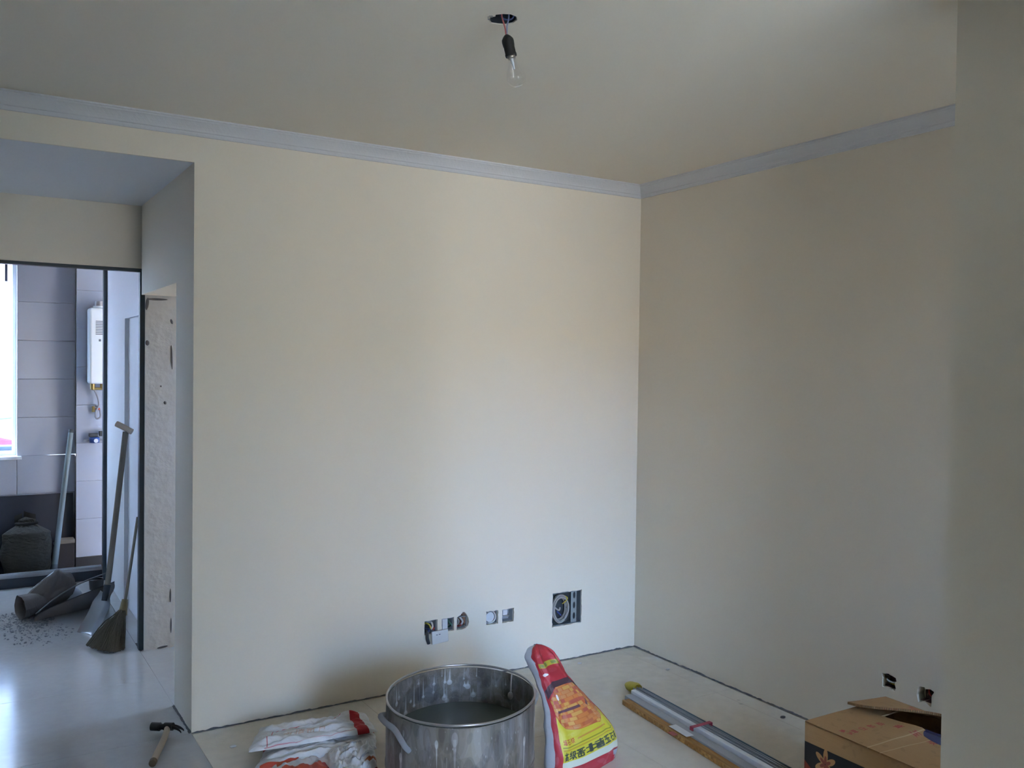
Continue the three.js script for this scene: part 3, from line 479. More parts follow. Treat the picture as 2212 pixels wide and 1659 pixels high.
// ---------------------------------------------------------------- opened carton
{
  const x0 = -0.722, x1 = -0.25, z0 = 1.86, z1 = 2.44, h = 0.34, th = 0.006;
  const kraft = (g, w, hh, seed) => { g.fillStyle = '#b08a5c'; g.fillRect(0, 0, w, hh); const r = mulberry(seed); for (let i = 0; i < 500; i++) { g.fillStyle = r() < 0.5 ? 'rgba(120,86,48,.06)' : 'rgba(206,176,132,.07)'; g.fillRect(r() * w, r() * hh, 8 + r() * 90, 1 + r() * 5); } for (let i = 0; i < 40; i++) { g.fillStyle = 'rgba(96,70,40,.10)'; g.beginPath(); g.ellipse(r() * w, r() * hh, 6 + r() * 30, 3 + r() * 14, r() * 3, 0, 7); g.fill(); } };
  const sideMap = canvasTex(1024, 512, (g, w, hh) => { // outer side: u along the carton, v up
    kraft(g, w, hh, 4); g.fillStyle = '#17151a'; g.fillRect(0, 110, w, 402); g.fillStyle = '#7e3018'; g.beginPath(); g.moveTo(0, 215); g.lineTo(50, 245); g.lineTo(150, 512); g.lineTo(0, 512); g.fill();
    const petal = (cx, cy, s, c) => { g.fillStyle = c; for (let k = 0; k < 6; k++) { g.save(); g.translate(cx, cy); g.rotate(k * 1.05 - 0.5); g.beginPath(); g.ellipse(s * 0.62, 0, s * 0.55, s * 0.24, 0, 0, 7); g.fill(); g.restore(); } };
    petal(165, 190, 74, '#b98a58'); petal(165, 190, 40, '#8d4a38'); petal(420, 300, 70, '#a8804e'); petal(700, 300, 90, '#b98a58'); petal(700, 300, 44, '#8d4a38'); });
  const flapMap = canvasTex(1024, 512, (g, w, hh) => { // left flap: u along the carton, v across
    kraft(g, w, hh, 6); writeGlyphs(g, 340, 60, 58, '#b04444', 6, [6, 4, 1, 3, 0], 1.9); writeGlyphs(g, 760, 90, 50, '#b04444', 5, [2, 5, 3, 1], 1.5);
    g.save(); g.translate(300, 110); g.rotate(1.57); writeGlyphs(g, 0, 0, 46, '#b34a48', 5, [1, 3, 5, 0], 1.8); g.restore(); g.save(); g.translate(210, 420); g.rotate(-0.2); writeGlyphs(g, 0, 0, 40, '#b34a48', 5, [0, 4], 1.3); g.restore();
    g.fillStyle = 'rgba(222,200,164,.55)'; g.fillRect(470, 0, 8, hh); g.fillRect(560, 0, 6, hh); });
  const m = std({ map: flapMap, roughness: 0.75 }), sm = std({ map: sideMap, roughness: 0.7 });
  const plain = std({ map: canvasTex(256, 256, (g, w, hh) => kraft(g, w, hh, 9)), roughness: 0.8 }), edgeM = std({ color: rgb(0.30, 0.20, 0.12), roughness: 0.9 });
  const t = thing('cardboard_box', 'brown cardboard carton with red print on its flaps and a dark flowered side', 'box', [(x0 + x1) / 2, 0, (z0 + z1) / 2]);
  const sideGeo = (a, b, c, d) => { const g = new THREE.BoxGeometry(b - a, h, d - c); g.translate((a + b) / 2, h / 2, (c + d) / 2); return g; };
  part(t, 'side_panel', sideGeo(x0, x0 + th, z0, z1), sm, 'dark side printed with flowers');
  part(t, 'side_panel', sideGeo(x1 - th, x1, z0, z1), plain); part(t, 'side_panel', sideGeo(x0 + th, x1 - th, z0, z0 + th), plain); part(t, 'side_panel', sideGeo(x0 + th, x1 - th, z1 - th, z1), plain);
  part(t, 'bottom_panel', box(x0 + th, x1 - th, 0.002, 0.008, z0 + th, z1 - th), plain);
  const slabOf = (f, n, k, tk) => { const a = sheet(f, n, k), b = sheet((u, v) => { const p = f(u, v); return [p[0], p[1] - tk, p[2]]; }, n, k); b.index.array.reverse(); b.computeVertexNormals();
    const rimAt = (P) => sheet((u, v) => { const p = P(u); return [p[0], p[1] - tk * (1 - v), p[2]]; }, n, 1);
    return [a, b, rimAt((u) => f(u, 1)), rimAt((u) => f(u, 0)), rimAt((u) => f(0, u)), rimAt((u) => f(1, u))]; };
  const both = (mm) => { mm.side = THREE.DoubleSide; return mm; };
  // u along z, v from the hinge to the free edge
  const left = (u, v) => { const z = z0 + (z1 - z0) * u, sag = -0.016 * v * smooth(0.35, 0.75, u) * Math.sin(u * 3.1) - 0.010 * smooth(0.45, 0.5, u) * v; return [x0 + (0.277 + 0.055 * smooth(0.0, 0.6, u)) * v, h + 0.002 + sag + 0.004 * noise(u * 6, v * 3) * v, z]; };
  part(t, 'flap', slabOf(left, 40, 12, 0.005), both(m), 'flap printed with red characters');
  const right = (u, v) => { const z = z0 + (z1 - z0) * u, wd = 0.232 - 0.15 * smooth(0.05, 0.55, u), up = (0.012 + 0.028 * Math.sin(Math.PI * clamp(0.05 + 0.8 * u))) * v; return [x1 - wd * v, h + 0.006 + up + 0.006 * v * v, z]; };
  part(t, 'flap', slabOf(right, 40, 12, 0.010), both(m), 'raised flap with an open corrugated edge');
  const flute = []; for (let k = 0; k < 90; k++) { const u = (k + 0.5) / 90, p = right(u, 1.0); flute.push(box(p[0] - 0.0016, p[0] + 0.0002, p[1] - 0.0088, p[1] - 0.0012, p[2] - 0.0016, p[2] + 0.0010)); }
  part(t, 'corrugation', flute, edgeM);
  part(t, 'inner_flap', box(x0 + th, x1 - th, h - 0.012, h - 0.006, z0 + th, z0 + 0.10), plain);
  part(t, 'inner_flap', box(x0 + th, x1 - th, h - 0.030, h - 0.024, z1 - 0.16, z1 - th), plain);
  const bowl = new THREE.CylinderGeometry(0.075, 0.075, 0.22, 40, 1); bowl.rotateX(Math.PI / 2); bowl.translate(-0.40, 0.262, 2.20);
  single('blue_container', bowl, new THREE.MeshPhysicalMaterial({ color: rgb(0.035, 0.045, 0.12), roughness: 0.25, clearcoat: 0.6 }), 'dark blue glossy round thing showing in the gap of the carton', 'container');
}

// ---------------------------------------------------------------- holes with electrical boxes
{
  const pvc = std({ color: rgb(0.30, 0.32, 0.34), roughness: 0.6 }), dark = std({ color: rgb(0.05, 0.05, 0.055), roughness: 0.8 }), maroon = std({ color: rgb(0.07, 0.03, 0.03), roughness: 0.85 }), filler = std({ color: rgb(0.66, 0.67, 0.69), roughness: 0.9 }), brick = std({ color: rgb(0.33, 0.19, 0.12), roughness: 0.95, bumpMap: rep(bumpTex, 0.05), bumpScale: 0.004 });
  const wm = (r, g, b) => std({ color: rgb(r, g, b), roughness: 0.5 }), yellow = wm(0.55, 0.45, 0.05), red = wm(0.5, 0.05, 0.04), blue = wm(0.06, 0.10, 0.35), white = wm(0.7, 0.7, 0.68), grey = wm(0.42, 0.40, 0.37), green = wm(0.05, 0.16, 0.12), brown = wm(0.25, 0.12, 0.06);
  const mk = (label, cx, cy, w, h, backM) => {
    const t = thing('junction_box', label, 'electrical box', [cx, cy - h / 2, -0.045], 'wall boxes left open along the back wall');
    const a = w / 2 - 0.002, b = h / 2 - 0.002;
    part(t, 'back', box(cx - a, cx + a, cy - b, cy + b, -0.0495, -0.047), backM);
    part(t, 'casing', [box(cx - a, cx - a + 0.002, cy - b, cy + b, -0.047, -0.008), box(cx + a - 0.002, cx + a, cy - b, cy + b, -0.047, -0.008), box(cx - a, cx + a, cy - b, cy - b + 0.002, -0.047, -0.008), box(cx - a, cx + a, cy + b - 0.002, cy + b, -0.047, -0.008)], pvc);
    return t;
  };
  let t = mk('leftmost open wall box with loose coloured wires and a plate hanging from it', -1.341, 0.304, 0.072, 0.068, dark);
  part(t, 'wire', tube([[-1.365, 0.300, -0.045], [-1.362, 0.322, -0.02], [-1.352, 0.318, 0.004], [-1.346, 0.30, 0.01]], 0.004), yellow); part(t, 'wire', tube([[-1.34, 0.32, -0.045], [-1.33, 0.322, -0.015], [-1.335, 0.305, 0.006], [-1.345, 0.296, 0.008]], 0.005), white);
  part(t, 'wire', tube([[-1.32, 0.29, -0.045], [-1.318, 0.295, -0.01], [-1.33, 0.292, 0.006]], 0.004), red); part(t, 'wire', tube([[-1.35, 0.285, -0.045], [-1.345, 0.29, -0.01], [-1.36, 0.286, 0.008]], 0.004), blue);
  part(t, 'cable', tube([[-1.362, 0.285, -0.04], [-1.364, 0.280, 0.004], [-1.366, 0.255, 0.010], [-1.357, 0.224, 0.010]], 0.0085, 20, 8), dark);
  t = thing('blank_plate', 'small white cover plate hanging tilted below the two leftmost wall boxes', 'cover plate', [-1.295, 0.218, 0.01]);
  { const g = new RoundedBoxGeometry(0.094, 0.066, 0.012, 3, 0.005); g.rotateZ(0.06); g.translate(-1.298, 0.254, 0.018); part(t, 'plate', g, white); part(t, 'slot', [box(-1.322, -1.314, 0.2655, 0.269, 0.0232, 0.0246), box(-1.308, -1.298, 0.2665, 0.270, 0.0232, 0.0246)], wm(0.05, 0.08, 0.12)); }
  t = mk('open wall box half covered with white filler, second from the left', -1.243, 0.303, 0.068, 0.068, dark);
  part(t, 'filler', rbox(-1.275, -1.244, 0.271, 0.335, -0.02, 0.0005, 0.003), filler); part(t, 'wire', tube([[-1.225, 0.325, -0.04], [-1.232, 0.312, -0.006], [-1.224, 0.30, 0.0], [-1.232, 0.28, -0.04]], 0.005), green); part(t, 'wire', tube([[-1.236, 0.33, -0.04], [-1.228, 0.305, -0.012], [-1.234, 0.275, -0.04]], 0.004), grey);
  t = mk('open wall box with broken plaster and bare brick at its right side', -1.158, 0.302, 0.062, 0.062, brick);
  part(t, 'wire', tube([[-1.185, 0.33, -0.04], [-1.178, 0.31, -0.006], [-1.184, 0.275, -0.04]], 0.006), grey); part(t, 'wire', tube([[-1.165, 0.335, -0.04], [-1.155, 0.305, -0.004], [-1.165, 0.28, -0.02]], 0.005), white); part(t, 'wire', tube([[-1.178, 0.278, -0.03], [-1.165, 0.288, -0.004], [-1.155, 0.3, -0.03]], 0.003), red);
  { const g = new THREE.DodecahedronGeometry(0.022, 1); g.scale(0.8, 1.5, 0.8); g.translate(-1.135, 0.31, -0.032); part(t, 'brick', metre(g), brick); }
  t = mk('wall box with a white round filler disc and one looped wire, third from the right', -0.977, 0.303, 0.07, 0.068, pvc);
  { const g = new THREE.CylinderGeometry(0.026, 0.026, 0.02, 28); g.rotateX(Math.PI / 2); g.translate(-0.99, 0.307, -0.012); part(t, 'filler', g, filler); part(t, 'wire', tube([[-0.965, 0.335, -0.03], [-0.957, 0.315, -0.004], [-0.962, 0.29, 0.0], [-0.985, 0.276, -0.004], [-1.0, 0.274, -0.03]], 0.004), white); part(t, 'wire', tube([[-0.955, 0.338, -0.04], [-0.948, 0.31, -0.012], [-0.955, 0.275, -0.03]], 0.003), brown); }
  t = mk('grey wall box with a filler smear at its upper left, second from the right', -0.878, 0.301, 0.07, 0.066, pvc);
  part(t, 'filler', rbox(-0.911, -0.882, 0.305, 0.333, -0.03, 0.0, 0.004), filler); part(t, 'wire', tube([[-0.912, 0.304, -0.03], [-0.89, 0.301, -0.006], [-0.87, 0.296, -0.008], [-0.855, 0.30, -0.035]], 0.0035), grey);

  t = thing('low_voltage_box', 'large square open wall box with coiled grey cables and a slotted metal strip', 'electrical box', [-0.489, 0.196, -0.045]);
  part(t, 'back', box(-0.587, -0.391, 0.198, 0.38, -0.0495, -0.047), std({ color: rgb(0.05, 0.06, 0.065), roughness: 0.7 }));
  part(t, 'casing', [box(-0.587, -0.584, 0.198, 0.38, -0.047, -0.006), box(-0.394, -0.391, 0.198, 0.38, -0.047, -0.006), box(-0.587, -0.391, 0.198, 0.201, -0.047, -0.006), box(-0.587, -0.391, 0.377, 0.38, -0.047, -0.006)], std({ color: rgb(0.2, 0.23, 0.25), roughness: 0.5 }));
  const r = mulberry(14);
  for (let k = 0; k < 11; k++) { const pts = [], a = 0.042 + r() * 0.012, b = 0.062 + r() * 0.016, ph = r() * 6, dz = -0.036 + 0.0032 * k; for (let i = 0; i < 12; i++) { const q = ph + i / 12 * 5.6; pts.push([-0.527 + a * Math.cos(q) * (1 + 0.08 * r()), 0.288 + b * Math.sin(q), dz + 0.004 * r()]); } part(t, 'cable', tube(pts, 0.0042, 60, 8), k % 3 ? grey : wm(0.33, 0.33, 0.34)); }
  part(t, 'wire', tube([[-0.50, 0.36, -0.03], [-0.485, 0.345, -0.004], [-0.50, 0.33, 0.0], [-0.515, 0.315, -0.01]], 0.003), yellow); part(t, 'wire', tube([[-0.535, 0.27, -0.03], [-0.53, 0.255, -0.002], [-0.52, 0.25, -0.02]], 0.004), blue); part(t, 'wire', tube([[-0.56, 0.30, -0.03], [-0.545, 0.285, 0.0], [-0.53, 0.295, -0.01]], 0.0045), wm(0.5, 0.48, 0.46));
  { const s = new THREE.Shape([[-0.456, 0.202], [-0.418, 0.202], [-0.418, 0.376], [-0.456, 0.376]].map((q) => new THREE.Vector2(...q)));
    for (const y of [0.355, 0.298, 0.238]) { const p = new THREE.Path(); p.absellipse(-0.434, y, 0.0085, 0.019, 0, Math.PI * 2, false); s.holes.push(p); }
    const g = new THREE.ExtrudeGeometry(s, { depth: 0.003, bevelEnabled: false }); g.translate(0, 0, -0.012); part(t, 'slotted_strip', metre(g), std({ color: rgb(0.36, 0.40, 0.41), metalness: 0.4, roughness: 0.45 })); }

  const side = (label, cz, cy, w, h) => { const q = thing('wall_socket_box', label, 'electrical box', [0.045, cy - h / 2, cz], 'wall boxes left open along the right wall'); part(q, 'back', box(0.047, 0.0495, cy - h / 2 + 0.004, cy + h / 2 - 0.004, cz - w / 2 + 0.004, cz + w / 2 - 0.004), maroon); part(q, 'casing', [box(0.010, 0.047, cy - h / 2 + 0.004, cy + h / 2 - 0.004, cz + w / 2 - 0.007, cz + w / 2 - 0.005), box(0.010, 0.047, cy - h / 2 + 0.004, cy - h / 2 + 0.006, cz - w / 2 + 0.006, cz + w / 2 - 0.006), box(0.010, 0.047, cy + h / 2 - 0.006, cy + h / 2 - 0.004, cz - w / 2 + 0.006, cz + w / 2 - 0.006)], maroon); return q; };
  t = side('ragged wall box with a white strip across it, farther one in the right wall', 1.699, 0.311, 0.064, 0.058);
  part(t, 'wire', tube([[0.03, 0.312, 1.673], [0.004, 0.316, 1.69], [0.004, 0.313, 1.712], [0.03, 0.31, 1.725]], 0.0035), white); part(t, 'wire', tube([[0.03, 0.292, 1.685], [0.012, 0.303, 1.70], [0.03, 0.296, 1.715]], 0.003), yellow);
  t = side('ragged wall box in the right wall with red wires, nearer the carton', 1.869, 0.307, 0.066, 0.066);
  part(t, 'wire', tube([[0.04, 0.33, 1.86], [0.02, 0.312, 1.875], [0.04, 0.29, 1.885]], 0.0035), red); part(t, 'wire', tube([[0.04, 0.32, 1.885], [0.022, 0.31, 1.868], [0.04, 0.295, 1.855]], 0.003), brown);
}

// ---------------------------------------------------------------- bare bulb on its wires (not lit)
{
  const A = V(-1.986, 2.650, 1.744), B = V(-1.956, 2.497, 1.766), d = B.clone().sub(A).normalize(), q = new THREE.Quaternion().setFromUnitVectors(V(0, -1, 0), d);
  const along = (pts, seg = 28) => { const g = new THREE.LatheGeometry(pts.map((p) => new THREE.Vector2(p[0], -p[1])), seg); g.applyQuaternion(q); g.translate(A.x, A.y, A.z); return g; };
  const t = thing('hanging_bulb', 'bare unlit clear bulb in a black holder hanging by red and blue wires', 'light bulb', [A.x, 2.497, A.z]);
  part(t, 'holder', along([[0, -0.002], [0.006, 0], [0.012, 0.006], [0.0175, 0.014], [0.0185, 0.020], [0.0175, 0.034], [0.0165, 0.036], [0.0165, 0.058], [0.0178, 0.060], [0.0172, 0.066], [0.015, 0.067], [0.013, 0.060], [0, 0.060]]), std({ color: rgb(0.006, 0.006, 0.006), roughness: 0.55 }));
  part(t, 'bulb_cap', along([[0, 0.055], [0.0128, 0.056], [0.0128, 0.069], [0.0115, 0.074], [0, 0.0745]]), std({ color: rgb(0.45, 0.42, 0.36), metalness: 0.9, roughness: 0.35 }));
  part(t, 'bulb', along([[0.0122, 0.071], [0.0128, 0.080], [0.0155, 0.092], [0.0205, 0.104], [0.0262, 0.116], [0.0292, 0.128], [0.0285, 0.140], [0.0235, 0.150], [0.0145, 0.1565], [0.0, 0.158]], 40), new THREE.MeshPhysicalMaterial({ color: rgb(0.97, 0.97, 0.97), roughness: 0.02, transmission: 1, thickness: 0, ior: 1.5 }));
  part(t, 'stem', along([[0.0055, 0.074], [0.0045, 0.085], [0.003, 0.098], [0.0035, 0.106], [0.0, 0.107]], 14), new THREE.MeshPhysicalMaterial({ color: rgb(0.85, 0.85, 0.88), roughness: 0.2, transmission: 0.25, thickness: 0 }));
  part(t, 'wire', tube([[-2.000, 2.742, 1.735], [-1.999, 2.705, 1.738], [-1.990, 2.672, 1.742], [-1.987, 2.650, 1.744]], 0.0024, 20, 8), std({ color: rgb(0.45, 0.12, 0.11), roughness: 0.5 }), 'red wire');
  part(t, 'wire', tube([[-1.975, 2.742, 1.74], [-1.978, 2.70, 1.742], [-1.984, 2.678, 1.744], [-1.985, 2.650, 1.744]], 0.0024, 20, 8), std({ color: rgb(0.22, 0.25, 0.38), roughness: 0.5 }), 'blue wire');
  const c = thing('ceiling_box', 'broken open blue junction box in the ceiling above the bare bulb', 'electrical box', [-1.988, 2.705, 1.735]);
  part(c, 'back', box(-2.026, -1.956, 2.7465, 2.7495, 1.692, 1.772), std({ color: rgb(0.01, 0.012, 0.018), roughness: 0.8 }));
  const oc = [-1.989, 1.732], outl = [[-2.020, 1.700], [-2.007, 1.688], [-1.985, 1.692], [-1.964, 1.701], [-1.953, 1.723], [-1.955, 1.751], [-1.970, 1.769], [-1.992, 1.775], [-2.011, 1.766], [-2.025, 1.749], [-2.020, 1.738], [-2.029, 1.722]];
  part(c, 'casing', [sheet((u, v) => { const q = outl[Math.round(u * 12) % 12]; return [oc[0] + (q[0] - oc[0]) * (0.97 - 0.1 * v), 2.7015 + 0.045 * v, oc[1] + (q[1] - oc[1]) * (0.97 - 0.1 * v)]; }, 12, 1)], std({ color: rgb(0.014, 0.022, 0.032), roughness: 0.6, side: THREE.DoubleSide }));
  part(c, 'wire', tube([[-2.01, 2.745, 1.72], [-1.99, 2.703, 1.73], [-1.97, 2.701, 1.75], [-1.965, 2.74, 1.76]], 0.0024, 20, 8), std({ color: rgb(0.06, 0.08, 0.2), roughness: 0.5 }));
  const chipG = []; for (const [x, z, s] of [[-2.036, 1.735, 0.006], [-2.030, 1.712, 0.004], [-2.040, 1.725, 0.003]]) { const g = new THREE.TetrahedronGeometry(s, 1); g.scale(1.4, 0.5, 1); g.translate(x, 2.6985, z); chipG.push(metre(g)); }
  part(c, 'plaster_edge', chipG, M.rough);
}

// ---------------------------------------------------------------- hammer by the passage
{
  const steel = std({ color: rgb(0.012, 0.012, 0.014), metalness: 0.5, roughness: 0.5 }), wood = std({ color: rgb(0.42, 0.33, 0.23), roughness: 0.65, bumpMap: rep(grainTex, 0.1), bumpScale: 0.001 }), dark = std({ color: rgb(0.10, 0.065, 0.03), roughness: 0.7 });
  const t = thing('claw_hammer', 'claw hammer with a pale wooden handle lying at the passage corner', 'hammer', [-2.63, 0, 0.05]);
  part(t, 'handle', tube([[-2.608, 0.030, -0.055], [-2.630, 0.022, 0.01], [-2.664, 0.017, 0.10], [-2.700, 0.016, 0.19], [-2.724, 0.016, 0.255]], 0.0135, 40, 12), wood);
  part(t, 'handle_end', bar([-2.722, 0.016, 0.248], [-2.730, 0.016, 0.270], 0.0155, 0.0145), dark);
  part(t, 'head', [bar([-2.606, 0.032, -0.042], [-2.648, 0.03, -0.072], 0.0125, 0.0125), bar([-2.640, 0.03, -0.066], [-2.670, 0.029, -0.090], 0.0185, 0.0185, 20), bar([-2.622, 0.032, -0.055], [-2.592, 0.034, -0.030], 0.017, 0.017)], steel);
  for (const s of [-1, 1]) part(t, 'claw', sheet((u, v) => { const a = u * 1.15, w = 0.0095 * (1 - 0.45 * u), q = v * Math.PI * 2, k = s * (0.006 + 0.006 * u); const along = 0.052 * Math.sin(a), down = 0.030 * (1 - Math.cos(a)); return [-2.594 + 0.76 * along - 0.65 * (k + w * 0.5 * Math.cos(q)), 0.034 - down + (0.009 - 0.005 * u) * Math.sin(q), -0.031 + 0.65 * along + 0.76 * (k + w * 0.5 * Math.cos(q))]; }, 16, 12), steel);
}

// ---------------------------------------------------------------- shovel, broom, dustpan, old sack in the kitchen
{
  const wood = std({ color: rgb(0.16, 0.135, 0.10), roughness: 0.7 }), pale = std({ color: rgb(0.50, 0.40, 0.30), roughness: 0.7 }), steel = std({ color: rgb(0.24, 0.26, 0.28), metalness: 0.7, roughness: 0.35 });
  const t = thing('shovel', 'long shovel with a wooden T grip leaning on the white kitchen wall', 'shovel', [-2.75, 0, -1.85]);
  const top = [-2.490, 1.195, -2.06], kink = [-2.610, 0.255, -1.93];
  part(t, 'shaft', tube([top, [-2.532, 0.85, -2.02], [-2.585, 0.44, -1.955], kink], 0.0175, 30, 12), wood);
  part(t, 'grip', tube([[-2.540, 1.245, -2.09], [-2.508, 1.228, -2.07], [-2.472, 1.205, -2.05], [-2.455, 1.195, -2.04]], 0.019, 20, 12), pale);
  part(t, 'collar', bar(kink, [-2.632, 0.165, -1.905], 0.021, 0.017), std({ color: rgb(0.03, 0.035, 0.04), metalness: 0.6, roughness: 0.5 }));
  const K = V(-2.625, 0.205, -1.915), F = V(-2.752, 0.006, -1.80), dir = F.clone().sub(K), L = dir.length(), side = V(0.52, 0, 0.85).normalize(), nn = dir.clone().normalize().cross(side).normalize();
  const blade = (s) => sheet((u, v) => { const w = 0.078 * (0.55 + 0.45 * smooth(0, 0.3, v)) * (1 - 0.12 * smooth(0.8, 1, v)), x = (u - 0.5) * 2, b = -0.020 * (1 - x * x) - 0.018 * Math.sin(v * Math.PI) + s * 0.0012; const p = K.clone().addScaledVector(dir, v * 1.0).addScaledVector(side, x * w).addScaledVector(nn, b); return [p.x, Math.max(0.002, p.y + 0.016 * Math.abs(x) * (1 - v)), p.z]; }, 24, 24);
  const b2 = blade(-1); b2.index.array.reverse(); b2.computeVertexNormals();
  part(t, 'blade', [blade(1), b2], steel);
}
{
  const straw = std({ color: rgb(0.085, 0.070, 0.045), roughness: 0.9 }), cane = std({ color: rgb(0.16, 0.14, 0.10), roughness: 0.7 });
  const t = thing('broom', 'short straw broom leaning on the white wall beside the shovel', 'broom', [-2.66, 0, -1.45]);
  const neck = V(-2.558, 0.215, -1.60);
  part(t, 'handle', tube([[-2.462, 0.690, -1.77], [-2.50, 0.50, -1.70], [neck.x, neck.y, neck.z]], 0.0085, 24, 10), cane);
  part(t, 'binding', bar([neck.x, neck.y + 0.02, neck.z], [-2.575, 0.15, -1.575], 0.017, 0.026), std({ color: rgb(0.17, 0.13, 0.06), roughness: 0.8 }));
  const r = mulberry(8), gs = [];
  for (let k = 0; k < 320; k++) { const f = r(), e = V(-2.775 + 0.185 * f, 0.006 + 0.01 * r(), -1.56 + 0.20 * Math.sin(f * 2.2) + 0.03 * r()); const s = V(-2.572 + (r() - 0.5) * 0.03, 0.17 + (r() - 0.5) * 0.03, -1.578 + (r() - 0.5) * 0.03), m = s.clone().lerp(e, 0.5).add(V((r() - 0.5) * 0.02, 0.022 + (r() - 0.5) * 0.02, (r() - 0.5) * 0.02)); gs.push(tube([s.toArray(), m.toArray(), e.toArray()], 0.0018 + r() * 0.0018, 5, 4)); }
  const st = part(t, 'straw', gs, straw); st.userData.kind = 'stuff';
  const core = sheet((u, v) => { const a = u * Math.PI * 2, e = [-2.685, 0.02, -1.455], w = 0.012 + 0.040 * v, th = 0.014 + 0.012 * v; const c = [neck.x - 0.014 + (e[0] - neck.x + 0.014) * v, 0.17 + (0.03 - 0.17) * v, -1.578 + (e[2] + 1.578) * v]; return [c[0] + Math.cos(a) * w * 0.85, Math.max(0.003, c[1] + Math.sin(a) * th), c[2] + Math.cos(a) * w * 0.55]; }, 16, 10);
  part(t, 'straw_core', core, straw);
}
{
  const rubber = std({ color: rgb(0.10, 0.09, 0.085), roughness: 0.75, bumpMap: rep(bumpTex, 0.3), bumpScale: 0.004, side: THREE.DoubleSide }), inner = std({ color: rgb(0.20, 0.175, 0.16), roughness: 0.85, side: THREE.DoubleSide });
  // long scoop: half cone lying on its side
  const t = thing('dustpan', 'long dark scoop-shaped dustpan lying on the kitchen tiles beside the shovel blade', 'dustpan', [-2.76, 0, -2.2]);
  const scoop = (s) => sheet((u, v) => { const x = -2.995 + 0.46 * v, z = -2.215 - 0.10 * v, r = (0.026 + 0.092 * Math.pow(v, 0.75)) + s, a = -0.25 + u * 3.35; return [x + 0.012 * noise(u * 4, v * 3), Math.max(0.002, r * 0.9 - r * Math.cos(a) * 0.95 + 0.008 * noise(u * 5, v * 6) * v), z + r * 1.25 * Math.sin(a - 1.57)]; }, 24, 24);
  part(t, 'pan', scoop(0), rubber); part(t, 'lining', scoop(-0.004), inner);
  part(t, 'edge', tube([[-2.985, 0.046, -2.245], [-2.86, 0.118, -2.33], [-2.72, 0.178, -2.385], [-2.55, 0.222, -2.43]], 0.005, 24, 8), std({ color: rgb(0.15, 0.15, 0.16), roughness: 0.6 }));
  const s = thing('old_sack', 'crumpled dark brown sack with an open mouth lying on the kitchen tiles', 'sack', [-2.92, 0, -2.47]);
  const body = sheet((u, v) => { const a = u * Math.PI * 2, k = Math.sin(Math.PI * clamp(v, 0.02, 0.98)), n = 0.035 * noise(2 * Math.cos(a) + 3, 2 * Math.sin(a), v * 3) + 0.012 * noise(6 * Math.cos(a), 6 * Math.sin(a), v * 8); const r = Math.pow(k, 0.5); const x = (v - 0.5) * 0.30, rad = (0.115 + n) * r; return [-2.885 + x + 0.05 * Math.sin(a) * r, Math.max(0.002, 0.105 + rad * Math.sin(a) * 1.15 + 0.06 * x), -2.50 + rad * Math.cos(a) * 0.95 - 0.25 * x]; }, 48, 32);
  part(s, 'body', body, rubber);
  const mouth = (q) => sheet((u, v) => { const a = u * Math.PI * 2, r = 0.060 + 0.022 * v + 0.010 * noise(2 * Math.cos(a), 2 * Math.sin(a), 5) - q; return [-2.915 - 0.15 * v + 0.35 * r * Math.cos(a), Math.max(0.003, 0.078 + r * 0.92 * Math.sin(a)), -2.46 + 0.13 * v + r * 1.05 * Math.cos(a)]; }, 36, 10);
  part(s, 'mouth', mouth(0), rubber); part(s, 'mouth_lining', mouth(0.004), inner);
  part(s, 'flap', sheet((u, v) => [-2.985 + 0.12 * u + 0.01 * v, 0.150 + 0.088 * u + 0.012 * Math.sin(v * 3), -2.47 - 0.06 * v - 0.02 * u], 14, 6), std({ color: rgb(0.52, 0.54, 0.58), roughness: 0.5, side: THREE.DoubleSide }), 'light upper edge');
  const bag = sheet((u, v) => { const a = u * Math.PI * 2, k = Math.pow(Math.sin(Math.PI * clamp(v, 0.02, 0.98)), 0.6); return [-2.735 + (v - 0.5) * 0.12, Math.max(0.002, 0.045 + 0.052 * k * Math.sin(a) * (1 + 0.3 * noise(u * 6, v * 5))), -2.66 + 0.06 * k * Math.cos(a)]; }, 28, 16);
  single('grey_plastic_bag', bag, std({ color: rgb(0.36, 0.39, 0.43), roughness: 0.5 }), 'small crumpled grey plastic bag behind the dustpan', 'bag');
  const rag = sheet((u, v) => { const a = u * Math.PI * 2, k = Math.pow(Math.sin(Math.PI * clamp(v, 0.02, 0.98)), 0.7); return [-2.585 + (v - 0.5) * 0.17, Math.max(0.002, 0.03 + (0.04 + 0.012 * noise(u * 7, v * 6)) * k * Math.sin(a)), -2.62 + 0.05 * k * Math.cos(a)]; }, 28, 16);
  single('rag', rag, std({ color: rgb(0.05, 0.05, 0.055), roughness: 0.9 }), 'dark crumpled rag on the floor behind the shovel', 'rag');
  const pot = [lathe([[0, 0], [0.045, 0], [0.05, 0.07], [0.046, 0.075], [0.042, 0.07], [0.04, 0.01], [0, 0.01]], -2.55, 0, -2.95, 24)];
  single('dark_pot', pot, std({ color: rgb(0.02, 0.024, 0.03), roughness: 0.5 }), 'small dark pot standing by the balcony threshold behind the shovel', 'pot');
  // grit swept together
  const r = mulberry(61), flake = new THREE.DodecahedronGeometry(0.008, 0), im = new THREE.InstancedMesh(flake, std({ color: rgb(0.15, 0.155, 0.17), roughness: 0.95 }), 900), M4 = new THREE.Matrix4();
